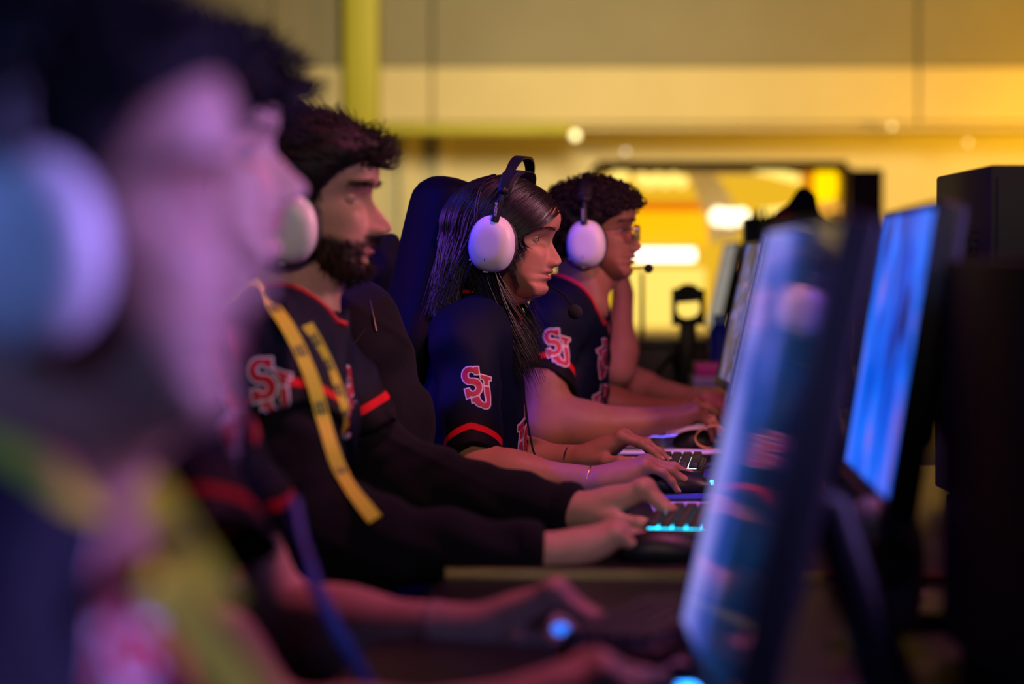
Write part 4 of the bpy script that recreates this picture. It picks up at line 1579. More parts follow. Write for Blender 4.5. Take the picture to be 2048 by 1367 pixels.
# cords hanging from the headsets
M_CORD_LIT = mat('cord_lit_blue', (0.03, 0.10, 0.45), 0.5)  # blue light on the cord put into its colour
c = [W(*q) for q in ((585, 1000, 2.28), (600, 1080, 2.25), (630, 1170, 2.22), (670, 1250, 2.2), (715, 1330, 2.2), (745, 1385, 2.2))]
tag(put('cord', MB().tube(c, .0065, 8).mesh('cord'), M_CORD_LIT), 'blurred cord, lit blue, hanging before the second nearest person', 'cord')
c = [W(*q) for q in ((1050, 800, 4.16), (1056, 850, 4.14), (1066, 900, 4.12), (1078, 928, 4.11), (1092, 940, 4.13), (1100, 975, 4.2))]
tag(put('cord', MB().tube(c, .0017, 6).mesh('cord'), M_BLACK), 'thin black cord hanging before the chest of the sharply focused person', 'cord')
c = [W(*q) for q in ((1203, 560, 5.2), (1215, 600, 5.18), (1223, 650, 5.16), (1218, 705, 5.14), (1205, 745, 5.12), (1205, 790, 5.12), (1222, 830, 5.2))]
tag(put('cord', MB().tube(c, .0020, 6).mesh('cord'), M_BLACK), 'thin black cord beside the chest of the person with glasses', 'cord')

# ------------------------------------------------------------------ player beyond the man with glasses
P5 = dict(label='farthest person, in dark red shirt, one forearm propped upright on the desk', yaw=-5, pitch=4,
          head=W(1172, 500, 6.15), hs=(.97, .97, .91), face=dict(nose=.8), skin=SKIN_C, hair_m=M_HAIRBR, lid=20,
          neck=W(1150, 610, 6.2), hips=W(1060, 960, 6.2), neck_r=.05, rs=W(1130, 650, 6.02), ls=W(1160, 645, 6.36), wid=.9, jfit=.006, seed=3.1,
          jersey_m=mat('dark_red_shirt', (0.10, 0.012, 0.02), 0.7, bump=.4, bscale=700))
RE5, RW5 = W(1236, 742, 5.95), W(1246, 590, 6.02)
P5['ra'] = dict(E=RE5, Wr=RW5, f=(-.1, .1, 1), u=(1, -.2, .1), s=(0, 1, 0), side='r', r_el=.034, r_wr=.024, scale=.95, up_from=W(1170, 705, 5.96), h=.004,
                pose=pose([(50, 50, 30, 2), (52, 52, 30, 0), (54, 54, 30, -3), (56, 56, 30, -7)]))
LE5, LW5 = W(1225, 765, 6.3), W(1390, 800, 6.0)
f, u = hframe(LW5, W(1440, 792, 5.9))
P5['la'] = dict(E=LE5, Wr=LW5, f=f, u=u, s=(0, -1, 0), side='l', r_el=.04, r_wr=.025, scale=.95, up_from=W(1190, 720, 6.34), h=.004,
                pose=pose([(36, 24, 12, 2), (38, 24, 12, 0), (42, 28, 14, -3), (46, 32, 14, -7)]))
P5['sleeves'] = [(P5['rs'], W(1170, 705, 5.96), .07, .06, .056), (P5['ls'], LE5, .12, .06, .056)]
P5['hair_fn'] = lambda P: short_hair(P, .072, -.01, .016, 500, .03, .003, .004, 5, lambda p, n, r: n * .6 + np.array([-.4, 0, .2]), M_HAIRBR, seed=41)
person(P5)

# ------------------------------------------------------------------ chairs
M_CHAIR = mat('navy_chair_leatherette', (0.003, 0.003, 0.006), 0.6, bump=0.3, bscale=300, spec=.08)


def chair_proto(label):
    root = empty('gaming_chair', (0, 0, 0), label, 'chair', 'gaming chairs of the players')
    F = Field((-.36, -.34, .40), (.10, .34, 1.36), .012)
    for y in np.linspace(-.20, .20, 7):
        wing = .35 * y * y / .04 * .16
        F.cone((-.285 + wing, y, .50), (-.205 + wing, y * .80, 1.0), .05, .042, k=.05)
        F.cone((-.205 + wing, y * .80, 1.0), (-.140 + wing * .8, y * .32, 1.26), .042, .034, k=.05)
    put('backrest', F.net(), M_CHAIR, root, False)
    F = Field((-.30, -.32, .34), (.34, .32, .52), .012)
    F.cone((-.15, 0, .42), (.2, 0, .43), .055, .055, k=.02, squash=((0, 1, 0), 4.0))
    for y in (-.2, .2):
        F.cone((-.15, y, .43), (.22, y, .45), .052, .05, k=.03)
    put('seat', F.net(), M_CHAIR, root, False)
    put('gas_post', MB().cyl((0, 0, .08), (0, 0, .38), .028, .024).mesh('gas_post'), M_BLACK, root, False)
    for i in range(5):
        a = 2 * PI * i / 5 + .3
        d = Vector((math.cos(a), math.sin(a), 0))
        leg = put('leg', MB().tube([d * .02 + Vector((0, 0, .11)), d * .16 + Vector((0, 0, .10)), d * .30 + Vector((0, 0, .075))], [.03, .026, .02], 10).mesh('leg'), M_BLACK, root, False)
        sd = Vector((-d.y, d.x, 0))
        put('caster', MB().cyl(d * .30 - sd * .02 + Vector((0, 0, .03)), d * .30 + sd * .02 + Vector((0, 0, .03)), .03, .03, 18).mesh('caster'), M_BLACK, leg, False)
    for y in (-.29, .29):
        ar = put('armrest', MB().box((-.02, y, .665), (.25, .08, .03), bev=.01).mesh('armrest'), M_PAD, root, False)
        put('armrest_post', MB().box((-.03, y, .53), (.06, .03, .25), bev=.006).mesh('armrest_post'), M_BLACK, ar, False)
    return root


ch0 = chair_proto('dark gaming chair behind the sharply focused person')
for i, (P, yaw_, dx, lab) in enumerate(((P3, -8, .135, None), (P4, -10, -.02, 'dark gaming chair under the person with glasses'),
                                        (P2, -6, -.02, 'dark gaming chair under the long-sleeved person'),
                                        (P1, 0, -.02, 'dark gaming chair under the second nearest person'),
                                        (P0, 0, -.02, 'dark gaming chair under the nearest person'),
                                        (P5, 0, -.02, 'dark gaming chair under the player propping the head'))):
    o = ch0 if i == 0 else copy_tree(ch0)
    o.location = (P['hips'].x + dx, P['hips'].y + (.11 if P is P3 else 0), 0)
    o.rotation_euler = (0, 0, R(yaw_))
    if lab:
        o['label'] = lab

# black jackets hung over chair backs left of the sharply focused person
def jacket(name, label, blobs, seed, zips=()):
    pts = np.array([list(W(*b[0])) for b in blobs] + [list(W(*b[1])) for b in blobs])
    F = Field(pts.min(0) - .13, pts.max(0) + .13, .006)
    for a, b, ra, rb in blobs:
        F.cone(W(*a), W(*b), ra, rb, k=.035)
    F.warp(lambda p: fold(p, .009, seed) + .006 * np.sin(55 * p[:, 0] + 3 * np.sin(21 * p[:, 2] + seed)) * np.sin(17 * p[:, 2] + 30 * p[:, 1]))
    me = np_mesh(name, *F.net())
    o = empty(name, W(*blobs[0][1]), label, 'jacket', 'black jackets hung on chairs')
    body_ = put('jacket_body', me, M_BLK, o)
    bv = BVHTree.FromPolygons([v.co.copy() for v in me.vertices], [tuple(p_.vertices) for p_ in me.polygons])
    for zp in zips:
        pts_ = []
        for q in zp:
            pnt = W(*q)
            h_ = bv.ray_cast(pnt - Vector((0, .5, 0)), Vector((0, 1, 0)), 1.5)
            if h_[0]:
                pts_.append(h_[0] + Vector((0, -.001, 0)))
        if len(pts_) > 2:
            put('zip', MB().tube(pts_, .0022, 6).mesh('zip'), mat('dull_zip', (.10, .07, .06), .35, metal=.8), o)
    return o


jacket('jacket', 'black zipped jacket slumped on a chair beside the sharply focused person',
       [((668, 640, 4.02), (650, 960, 4.05), .060, .085), ((712, 640, 4.0), (760, 930, 4.03), .058, .09), ((690, 612, 4.0), (742, 640, 4.0), .024, .030),
        ((745, 660, 4.0), (790, 800, 4.04), .040, .06), ((700, 700, 3.98), (700, 1000, 4.0), .07, .08)], 1.3,
       zips=([(735, 655, 4), (710, 690, 4), (690, 730, 4), (682, 780, 4)], [(742, 600, 4), (750, 630, 4), (756, 660, 4)]))
jacket('jacket', 'dark hooded jacket over a chair back, against the yellow wall',
       [((772, 505, 4.9), (772, 800, 4.95), .034, .11), ((785, 530, 4.9), (838, 640, 4.95), .042, .08), ((760, 560, 4.9), (700, 800, 4.95), .05, .09)], 4.4)

# ------------------------------------------------------------------ desks
TZ = .765
M_DESK = mat('black_laminate', (0.005, 0.005, 0.007), 0.40, spec=.25, bump=.15, bscale=250, var=.3)
M_EDGE = mat('pale_wood_edging', (0.42, 0.30, 0.10), 0.5, var=.25, vscale=8, stretch=(2, 1, 30))
M_LEG = mat('grey_steel', (0.05, 0.05, 0.055), 0.4, metal=.8)
ROW = math.atan(.11)


def edge_x(y):
    return .03 + .11 * (y - 4.1)


def desk(y0, y1, w, z, label, x_off=0.0):
    L = (y1 - y0) / math.cos(ROW)
    root = empty('desk', (edge_x(y0) + x_off, y0, 0), label, 'desk', 'desks in the players row', rot=(0, 0, -ROW))
    put('desktop', MB().box((w / 2, L / 2, z - .013), (w, L, .025), bev=.002).mesh('desktop'), M_DESK, root, False)
    put('edging', MB().box((w / 2, -.001, z - .013), (w, .004, .022)).mesh('edging'), M_EDGE, root, False)
    for x in (.08, w - .08):
        for y in (.1, L - .1):
            put('leg', MB().box((x, y, (z - .026) / 2), (.04, .04, z - .026), bev=.004).mesh('leg'), M_LEG, root, False)
    put('rear_panel', MB().box((w - .06, L / 2, z * .62), (.015, L - .24, z * .5)).mesh('rear_panel'), M_DESK, root, False)
    return root


desk(.95, 1.62, .8, TZ - .012, 'black desk of the nearest person', .20)
desk(1.66, 3.04, .85, TZ - .012, 'black desk before the second nearest person, a little lower than the next')
desk(3.06, 4.72, .85, TZ, 'black desk with pale edging before the long-sleeved person and the sharply focused person')
desk(4.74, 6.5, .85, TZ, 'black desk before the person with glasses')
desk(6.6, 9.4, .9, TZ, 'black desk at the far end holding a bottle and boxes', -.1)
o = desk(1.9, 4.6, .8, TZ - .006, 'black desk on the right behind the monitors and the tall tower', 1.02)


def pad(name, label, x0, x1, y0, y1, m, cat='desk mat', z=TZ, t=.004):
    o = put(name, MB().box(((x0 + x1) / 2, (y0 + y1) / 2, z + t / 2 + .0003), (x1 - x0, y1 - y0, t), bev=.0012).mesh(name), m)
    return tag(o, label, cat)


M_MATW = mat('white_mat', (.72, .70, .74), .55, bump=.2, bscale=500)
M_MATB = mat('blue_mat', (.03, .06, .40), .6, bump=.3, bscale=700)
M_MATG = mat('grey_mat', (.22, .22, .26), .65, bump=.3, bscale=700)
M_PAPER = mat('paper', (.70, .68, .72), .6)
pad('desk_mat', 'white desk mat under the keyboard of the person with glasses', .13, .47, 4.92, 5.42, M_MATW)
pad('desk_mat', 'blue desk mat under the hands of the sharply focused person', .10, .41, 3.93, 4.66, M_MATB)
pad('desk_mat', 'grey desk mat under the keyboard of the second nearest person', .04, .23, 2.26, 2.70, M_MATG, z=TZ - .012)
pad('paper_sheet', 'white sheet lying behind the keyboard of the long-sleeved person', .22, .44, 3.66, 3.90, M_PAPER, 'paper', t=.001)
pad('paper_sheet', 'white sheet lying on the desk behind the nearest monitor', .40, .50, 2.80, 2.90, M_PAPER, 'paper', z=TZ - .012, t=.001)

# ------------------------------------------------------------------ keyboards
KEYM = {}


def keycap(w):
    if w not in KEYM:
        KEYM[w] = MB().box((0, 0, .0045), (w, .0172, .009), bev=.0016, taper=.84).mesh('key')
    return KEYM[w]


def keyboard(loc, yaw_, glow, gstr, label, keymat, casemat, tilt=6):
    root = empty('keyboard', loc, label, 'keyboard', 'keyboards of the players', rot=(0, R(0), R(yaw_)))
    w, d = .302, .108
    put('case', MB().box((0, 0, .010), (w, d, .019), bev=.004).mesh('case'), casemat, root, False)
    gm = mat('backlight_' + label[-12:].replace(' ', '_'), (.02, .02, .02), .5, emit=glow, estr=gstr)
    put('backlight_plate', MB().box((0, 0, .0203), (.268, .086, .001)).mesh('backlight_plate'), gm, root, False)
    rows = [[1] * 13 + [2], [1.5] + [1] * 12 + [1.5], [1.75] + [1] * 11 + [2.25], [2.25] + [1] * 10 + [2.75], [1.25] * 3 + [6.25] + [1.25] * 4]
    for r, row in enumerate(rows):
        x = -.1425
        for k in row:
            kw = k * .019
            o = bpy.data.objects.new('key', keycap(round(kw - .0018, 4)))
            COL.objects.link(o)
            if not o.data.materials:
                o.data.materials.append(keymat)
            o.material_slots[0].link = 'OBJECT'
            o.material_slots[0].material = keymat
            o.parent = root
            o.location = (x + kw / 2, .038 - r * .019, .0209 + .0004 * abs(r - 2))
            x += kw
    return root


M_KEYD = mat('dark_keycap', (.018, .017, .018), .45, bump=.2, bscale=500)
M_KEYW = mat('white_keycap', (.65, .63, .68), .45)
M_CASED = mat('dark_case', (.020, .016, .012), .35, metal=.3)
M_CASEW = mat('white_case', (.68, .66, .70), .4)


def on_desk(px, z, lift=0.0):
    """point on the desktop at depth z in the direction of pixel column px"""
    y = z * math.cos(PITCH)
    return Vector(((px - 1024) / FPX * z, y, TZ + lift))


keyboard(on_desk(1350, 4.40, .0045), 84, (.9, .95, 1.0), 1.6, 'dark keyboard glowing white under the left hand of the sharply focused person', M_KEYD, M_CASED)
keyboard(on_desk(1372, 3.44, .0006), 82, (.02, .62, 1.0), 6.0, 'dark keyboard glowing cyan under the long-sleeved person', M_KEYD, M_CASED)
keyboard(on_desk(1300, 2.47, -.0075), 70, (.05, .20, 1.0), .08, 'dark blurred keyboard before the second nearest person', M_KEYD, M_CASED)
keyboard(on_desk(1345, 5.22, .0045), 60, (.15, .12, 1.0), 3.0, 'white keyboard glowing blue before the person with glasses', M_KEYW, M_CASEW)

# ------------------------------------------------------------------ mice
def mouse(loc, yaw_, label, led, lstr, m=M_BLACK, led_pos=((.058, 0, .012), (.008, .016, .005))):
    root = empty('mouse', loc, label, 'mouse', 'computer mice on the desks', rot=(0, 0, R(yaw_)))
    F = Field((-.075, -.045, -.005), (.075, .045, .06), .003)
    F.ell((-.012, 0, .012), (.050, .031, .027), k=.01)
    F.ell((.022, 0, .008), (.040, .029, .020), k=.02)
    sl, Pp = F._sub(F.lo, F.lo + F.h * F.n)
    F.a = np.maximum(F.a, (.001 - Pp[..., 2]).astype(np.float32))
    put('shell', F.net(), m, root, False)
    put('scroll_wheel', MB().cyl((.036, -.004, .024), (.036, .004, .024), .009, .009, 16).mesh('scroll_wheel'), M_PAD, root, False)
    c, s_ = led_pos
    put('led_strip', MB().box(c, s_, bev=.001).mesh('led_strip'), mat('led_%d' % len(MATS), (.05, .05, .05), .4, emit=led, estr=lstr), root, False)
    return root


mouse(on_desk(1352, 4.04, .0045), 4, 'black mouse with a blue light under the right hand of the sharply focused person', (.05, .40, 1.0), 9, led_pos=((.060, -.006, .016), (.006, .010, .008)))
mouse(on_desk(1330, 3.12, .0), 6, 'black mouse with a red light under the long-sleeved person', (1.0, .05, .03), 8, led_pos=((.058, .004, .012), (.008, .03, .005)))
mouse(on_desk(1240, 2.11, -.012), 6, 'blurred mouse with a bright blue light at the bottom edge', (.02, .25, 1.0), 10, led_pos=((.058, .0, .014), (.022, .034, .012)))
mouse(on_desk(1404, 5.04, .0045), 8, 'dark mouse under the right hand of the person with glasses', (.3, .1, 1.0), .5)
mm = mouse(on_desk(1438, 5.60, 0), -84, 'mouse with a glaring white-blue light strip at the far desk', (.55, .55, 1.0), 60, led_pos=((.0, .0, .03), (.004, .004, .003)))
for k, x in enumerate((-.021, -.0135, -.006, .0015, .009, .019)):
    put('led', MB().sphere((.054, x * 1.25, .012), (.004, .0036, .0042), 12, 8).mesh('led'), mat('led_white_blue', (.1, .1, .1), .4, emit=(.55, .50, 1.0), estr=30), mm, False)
o = put('indicator_light', MB().sphere(on_desk(1122, 2.44, .012), (.009, .009, .006), 14, 10).mesh('indicator_light'), mat('led_blue', (.02, .02, .05), .4, emit=(.01, .18, 1.0), estr=1.6))
tag(o, 'small round blue light glowing below the blurred hand', 'light')
c = [on_desk(1396, 4.42, .012), on_desk(1420, 4.44, .014), on_desk(1445, 4.46, .012), on_desk(1470, 4.5, .006), on_desk(1500, 4.55, .006)]
tag(put('keyboard_cable', MB().tube(c, .0028, 8).mesh('keyboard_cable'), M_BLACK), 'black cable leaving the white-lit keyboard', 'cable')
c = [on_desk(1384, 4.05, .008), on_desk(1410, 4.06, .006), on_desk(1440, 4.08, .006), on_desk(1480, 4.2, .006)]
tag(put('mouse_cable', MB().tube(c, .002, 8).mesh('mouse_cable'), M_BLACK), 'thin cable leaving the mouse of the sharply focused person', 'cable')

# yellow lanyard curled on the white mat, pink-orange light put into its colour
root = empty('strap', on_desk(1428, 4.98, .005), 'yellow lanyard, tinted orange by light, curled up on the white desk mat', 'strap')
pts, sd = [], []
for a in np.linspace(.2, 4.6, 26):
    r_ = .026 + .004 * a
    pts.append(on_desk(1430, 4.98, .030) + Vector((r_ * math.cos(a), .02 * math.sin(a * .5), .024 * math.sin(a))))
    sd.append(Vector((.1, 1, .05)))
put('band', MB().strip(pts, sd, .020, .0016).mesh('band', angle=60), mat('lanyard_lit_orange', (.62, .34, .08), .6, bump=.4, bscale=700), root)

# ------------------------------------------------------------------ monitors
def screen_mat(name, cols, estr, seed, rough=.04, scale=(3, 2.2, 6)):
    m = mat(name, (.008, .008, .012), rough, spec=.6)
    nt = m.node_tree
    b = nt.nodes['Principled BSDF']
    tc = nt.nodes.new('ShaderNodeTexCoord')
    mp = nt.nodes.new('ShaderNodeMapping')
    mp.inputs['Scale'].default_value = scale
    mp.inputs['Location'].default_value = (seed, seed * .7, 0)
    nt.links.new(tc.outputs['Object'], mp.inputs[0])
    nz = nt.nodes.new('ShaderNodeTexNoise')
    nz.inputs['Scale'].default_value = 1.6
    nz.inputs['Detail'].default_value = 3
    nz.inputs['Distortion'].default_value = 1.4
    nt.links.new(mp.outputs[0], nz.inputs['Vector'])
    rp = nt.nodes.new('ShaderNodeValToRGB')
    cr = rp.color_ramp
    while len(cr.elements) < len(cols):
        cr.elements.new(.5)
    for e, (p_, c_) in zip(cr.elements, cols):
        e.position, e.color = p_, (*c_, 1)
    nt.links.new(nz.outputs['Fac'], rp.inputs[0])
    nt.links.new(rp.outputs[0], b.inputs['Emission Color'])
    b.inputs['Emission Strength'].default_value = estr
    return m


S_DIM = screen_mat('screen_dim_violet', [(.30, (.004, .010, .05)), (.45, (.02, .05, .26)), (.58, (.09, .08, .34)), (.75, (.01, .10, .25))], 1.0, 1.7, scale=(2, 1.2, 2))
S_BLUE = screen_mat('screen_bright_blue', [(.30, (.0, .01, .10)), (.42, (.0, .05, .55)), (.52, (.0, .16, 1.0)), (.60, (.10, .14, .85)), (.68, (.30, .10, .28)), (.78, (.03, .35, .50))], 1.15, 4.1, rough=.35, scale=(3, 4.5, 2.4))
S_GREY = screen_mat('screen_pale', [(.35, (.10, .14, .22)), (.5, (.25, .32, .36)), (.65, (.03, .06, .30)), (.75, (.35, .16, .10))], .6, 7.3, rough=.3, scale=(2, 5, 5))


def falloff_screen(m, yc, w, zc, h):
    """view-angle falloff and reflection put into the emission: bright far side, dark near side"""
    nt = m.node_tree
    rp = [n for n in nt.nodes if n.type == 'VALTORGB'][0]
    nz = [n for n in nt.nodes if n.type == 'TEX_NOISE'][0]
    tc = [n for n in nt.nodes if n.type == 'TEX_COORD'][0]
    sp_ = nt.nodes.new('ShaderNodeSeparateXYZ')
    nt.links.new(tc.outputs['Object'], sp_.inputs[0])
    mr = nt.nodes.new('ShaderNodeMapRange')
    mr.inputs['From Min'].default_value, mr.inputs['From Max'].default_value = yc - w / 2, yc + w / 2
    mr.inputs['To Min'].default_value, mr.inputs['To Max'].default_value = .0, 1.0
    nt.links.new(sp_.outputs['Y'], mr.inputs[0])
    mx = nt.nodes.new('ShaderNodeMath')
    mx.operation = 'MULTIPLY_ADD'
    nt.links.new(nz.outputs['Fac'], mx.inputs[0])
    mx.inputs[1].default_value = .9
    ad = nt.nodes.new('ShaderNodeMath')
    ad.operation = 'MULTIPLY_ADD'
    nt.links.new(mr.outputs[0], ad.inputs[0])
    ad.inputs[1].default_value, ad.inputs[2].default_value = .75, -.42
    nt.links.new(ad.outputs[0], mx.inputs[2])
    nt.links.new(mx.outputs[0], rp.inputs[0])


S_NEAR = screen_mat('screen_near', rough=.06, cols=[(.10, (.001, .003, .012)), (.36, (.002, .012, .045)), (.55, (.012, .035, .20)), (.70, (.08, .09, .34)), (.9, (.17, .16, .40))], estr=2.1, seed=2.7, scale=(2, 2, 3))
falloff_screen(S_NEAR, 2.08, .54, .99, .385)  # reflected light and angle falloff painted along the screen width
S_DARKC = screen_mat('screen_dark_colour', [(.35, (.02, .02, .05)), (.5, (.06, .05, .12)), (.6, (.02, .08, .40)), (.72, (.45, .12, .05))], 1.0, 5.3, rough=.3, scale=(2, 5, 9))


def monitor(xc, yc, zc, w, h, scr, label, tilt=12.3, yaw_=0.0, base_z=TZ):
    """xc, yc, zc: centre of the screen; the screen faces -X, its top leans away"""
    root = empty('monitor', (xc + .10, yc, base_z), label, 'monitor', 'monitors in the players row')
    M = Matrix.Translation((xc, yc, zc)) @ Matrix.Rotation(R(yaw_), 4, 'Z') @ Matrix.Rotation(R(tilt), 4, 'Y')
    # local: x outward back, y width, z height
    def part(mb):
        mb.v = [tuple(M @ Vector(v)) for v in mb.v]
        return mb
    put('screen', part(MB().box((.0005, 0, 0), (.003, w, h))).mesh('screen', smooth=False), scr, root)
    bz = .007
    for nm, c_, s_ in (('bezel', (0, 0, h / 2 + bz / 2), (.008, w + 2 * bz, bz)), ('bezel', (0, 0, -h / 2 - .009), (.008, w + 2 * bz, .018)),
                       ('bezel', (0, w / 2 + bz / 2, 0), (.008, bz, h)), ('bezel', (0, -w / 2 - bz / 2, 0), (.008, bz, h))):
        put(nm, part(MB().box(c_, s_, bev=.001)).mesh('bezel'), M_BLACK, root)
    put('back_shell', part(MB().box((.016, 0, -.004), (.026, w + .012, h + .022), bev=.006).box((.038, 0, -.02), (.03, w * .5, h * .55), bev=.012)).mesh('back_shell'), M_BLACK, root)
    top = M @ Vector((.045, 0, -.03))
    put('stand', MB().tube([top, Vector((top.x + .03, yc, zc - .05)), Vector((xc + .12, yc, base_z + .02))], [.02, .02, .024], 14).mesh('stand'), M_BLACK, root)
    put('foot', MB().cyl((xc + .10, yc, base_z + .0005), (xc + .10, yc, base_z + .014), .115, .105, 36).mesh('foot'), M_BLACK, root)
    return root


monitor(.208, 2.08, .988, .54, .385, S_NEAR, 'nearest violet-blue monitor, strongly blurred, mirroring the players', base_z=TZ - .012)
monitor(.355, 3.35, 1.055, .53, .30, S_DIM, 'second monitor of the row, behind the nearest violet one')
monitor(.440, 4.24, 1.055, .53, .30, S_DIM, 'monitor in front of the sharply focused person')
monitor(.490, 5.11, 1.050, .53, .30, S_DARKC, 'monitor in front of the person with glasses')
monitor(.765, 8.80, 1.085, .53, .30, S_GREY, 'pale monitor on the far desk beside the yellow booth')
monitor(.420, 2.70, 1.055, .53, .30, S_BLUE, 'bright blue monitor right of the nearest one', yaw_=-3, tilt=9, base_z=TZ - .012)

# ------------------------------------------------------------------ computer towers and desk clutter on the right
M_TOWER = mat('tower_black', (.003, .003, .004), .5, bump=.1, bscale=400, spec=.2)


def tower(loc, s, label, glow=None):
    root = empty('computer_tower', loc, label, 'computer', 'computer towers')
    x, y, z = s
    M = Matrix.Translation(loc)
    put('case', MB().box((0, 0, z / 2 + .012), (x, y, z - .02), M=M, bev=.005).mesh('case'), M_TOWER, root)
    for sx in (-1, 1):
        for sy in (-1, 1):
            put('foot', MB().cyl(M @ Vector((sx * x * .38, sy * y * .4, 0)), M @ Vector((sx * x * .38, sy * y * .4, .013)), .015, .015, 14).mesh('foot'), M_PAD, root)
    fr_ = put('front_panel', MB().box((0, -y / 2 - .004, z / 2 + .012), (x * .92, .010, z * .9), M=M, bev=.003).mesh('front_panel'), M_TOWER, root)
    for k in range(3):
        zz = z * (.25 + .25 * k)
        pts = [M @ Vector((.044 * math.cos(a), -y / 2 - .010, zz + .044 * math.sin(a))) for a in np.linspace(0, 2 * PI, 28, endpoint=False)]
        put('fan_ring', MB().tube(pts, .004, 8, closed=True).mesh('fan_ring'),
            mat('fan_ring_teal', (.02, .05, .06), .4, emit=(.02, .22, .34), estr=.12) if glow else M_BLACK, fr_)
    return root


tower((.80, 3.72, TZ + .0003), (.22, .44, .525), 'tall black computer tower at the right edge')
tower((.54, 2.20, TZ - .0118), (.22, .42, .395), 'near dark computer tower with dim teal rings at the right edge', True)
for k in range(4):
    lab_ = ('uppermost', 'second', 'third', 'lowest')[k]
    c = [W(1962, 470 + 14 * k, 3.6), W(1944 - 3 * k, 462 + 16 * k, 3.6), W(1936, 480 + 18 * k, 3.6), W(1944, 505 + 14 * k, 3.6), W(1962, 500 + 14 * k, 3.6)]
    tag(put('cable', MB().tube(c, .0022, 6).mesh('cable'), M_BLACK), lab_ + ' thin black cable looping out of the tall computer tower', 'cable', 'cables of the tall tower')
sp = empty('desk_speaker', (.385, 2.52, TZ - .012), 'small rounded grey desk speaker below the bright blue monitor', 'speaker')
put('housing', MB().sphere((.385, 2.52, TZ + .064), (.045, .05, .075), 24, 16, pw=2.6).mesh('housing'), mat('speaker_grey', (.16, .22, .25), .5), sp)
put('cone', MB().cyl((.385, 2.472, TZ + .075), (.385, 2.467, TZ + .075), .03, .026, 24).mesh('cone'), M_PAD, sp)

# ------------------------------------------------------------------ far desk: bottle, boxes, bracket, equipment
b = empty('bottle', W(1440, 815, 6.9), 'blue bottle with pale cap on the far desk', 'bottle')
z0 = TZ
by = 6.85
bx_ = (1440 - 1024) / FPX * 6.85
put('bottle_body', MB().cyl((bx_, by, z0), (bx_, by, z0 + .20), .032, .032, 28).cyl((bx_, by, z0 + .20), (bx_, by, z0 + .225), .032, .016, 28).mesh('bottle_body'), mat('blue_bottle', (.01, .03, .5), .25, coat=.5), b)
put('cap', MB().cyl((bx_, by, z0 + .225), (bx_, by, z0 + .25), .020, .019, 24).mesh('cap'), mat('pale_blue_cap', (.12, .35, .75), .35), b)
zz = TZ
for nm, lab, col_, hgt, wd, px in (('box', 'white flat box at the bottom of the pile on the far desk', (.6, .6, .7), .035, .16, 1440),
                                   ('box', 'yellow flat box in the pile on the far desk', (.6, .5, .06), .022, .12, 1425),
                                   ('box', 'lilac flat box in the pile on the far desk', (.35, .35, .75), .03, .13, 1430),
                                   ('box', 'magenta box on top of the pile on the far desk', (.62, .03, .42), .035, .11, 1428)):
    x_ = (px - 1024) / FPX * 6.62
    tag(put(nm, MB().box((x_, 6.62, zz + hgt / 2), (wd, .16, hgt), bev=.003).mesh(nm), mat('box_%.2f_%.2f' % (col_[0], col_[2]), col_, .5)), lab, 'box', 'boxes piled on the far desk')
    zz += hgt + .0004

br = empty('bracket', W(1376, 640, 7.2), 'black bracket with a rounded opening standing on the far desk', 'bracket')
yb = 7.2
wx = lambda px: (px - 1024) / FPX * yb
wz = lambda py: W(1024, py, yb / math.cos(PITCH)).z
ou = MB()
bm = bmesh.new()
outer = [(1345, 650), (1345, 578), (1358, 576), (1364, 570), (1376, 567), (1390, 569), (1398, 577), (1410, 578), (1410, 650)]
inner = [(1354, 606), (1400, 602), (1402, 620), (1394, 632), (1376, 637), (1360, 632), (1354, 622)]
pts_o = [Vector((wx(a), yb, wz(b_))) for a, b_ in outer]
pts_i = [Vector((wx(a), yb, wz(b_))) for a, b_ in inner]
tr = tessellate_polygon([[Vector((p.x, p.z, 0)) for p in pts_o], [Vector((p.x, p.z, 0)) for p in pts_i]])
allp = pts_o + pts_i
n_ = len(allp)
vs_ = [p for p in allp] + [p + Vector((0, .05, 0)) for p in allp]
fs_ = [tuple(t) for t in tr] + [tuple(n_ + i for i in t[::-1]) for t in tr]
for ring, base in ((len(pts_o), 0), (len(pts_i), len(pts_o))):
    for i in range(ring):
        a, b_ = base + i, base + (i + 1) % ring
        fs_.append((a, b_, n_ + b_, n_ + a))
put('plate', ou.add(vs_, fs_).mesh('plate', smooth=False), M_BLACK, br)
put('post', MB().box((wx(1377), yb + .025, (wz(650) + TZ) / 2), (.05, .04, wz(650) - TZ + .004), bev=.004).mesh('post'), M_BLACK, br)
eq = empty('equipment_case', W(1330, 790, 7.5), 'low dark equipment case on the far desk under the bracket', 'case')
put('case_body', MB().box((wx(1352), 7.55, TZ + .07), (.22, .30, .14), bev=.01).mesh('case_body'), mat('equipment_dark', (.05, .035, .05), .5), eq)
put('lid', MB().box((wx(1352), 7.55, TZ + .15), (.24, .32, .02), bev=.005).mesh('lid'), mat('equipment_lid', (.10, .06, .08), .4), eq)
c = [on_desk(1288, 6.9, .01), on_desk(1300, 6.9, .05), on_desk(1325, 6.95, .10), on_desk(1345, 7.0, .13), on_desk(1352, 7.1, .08)]
tag(put('cable', MB().tube(c, .008, 8).mesh('cable'), M_BLACK), 'thick black cable arching over the far desk', 'cable')
st = empty('microphone_stand', W(1284, 660, 7.6), 'thin dark stand upright before the yellow booth', 'stand')
put('stand_rod', MB().cyl(on_desk(1284, 7.86, .0), on_desk(1284, 7.86, .37), .010, .006, 12).mesh('stand_rod'), M_BLACK, st)
put('stand_foot', MB().cyl(on_desk(1284, 7.86, .0), on_desk(1284, 7.86, .05), .022, .016, 20).mesh('stand_foot'), mat('teal_plastic', (.01, .05, .12), .4), st)

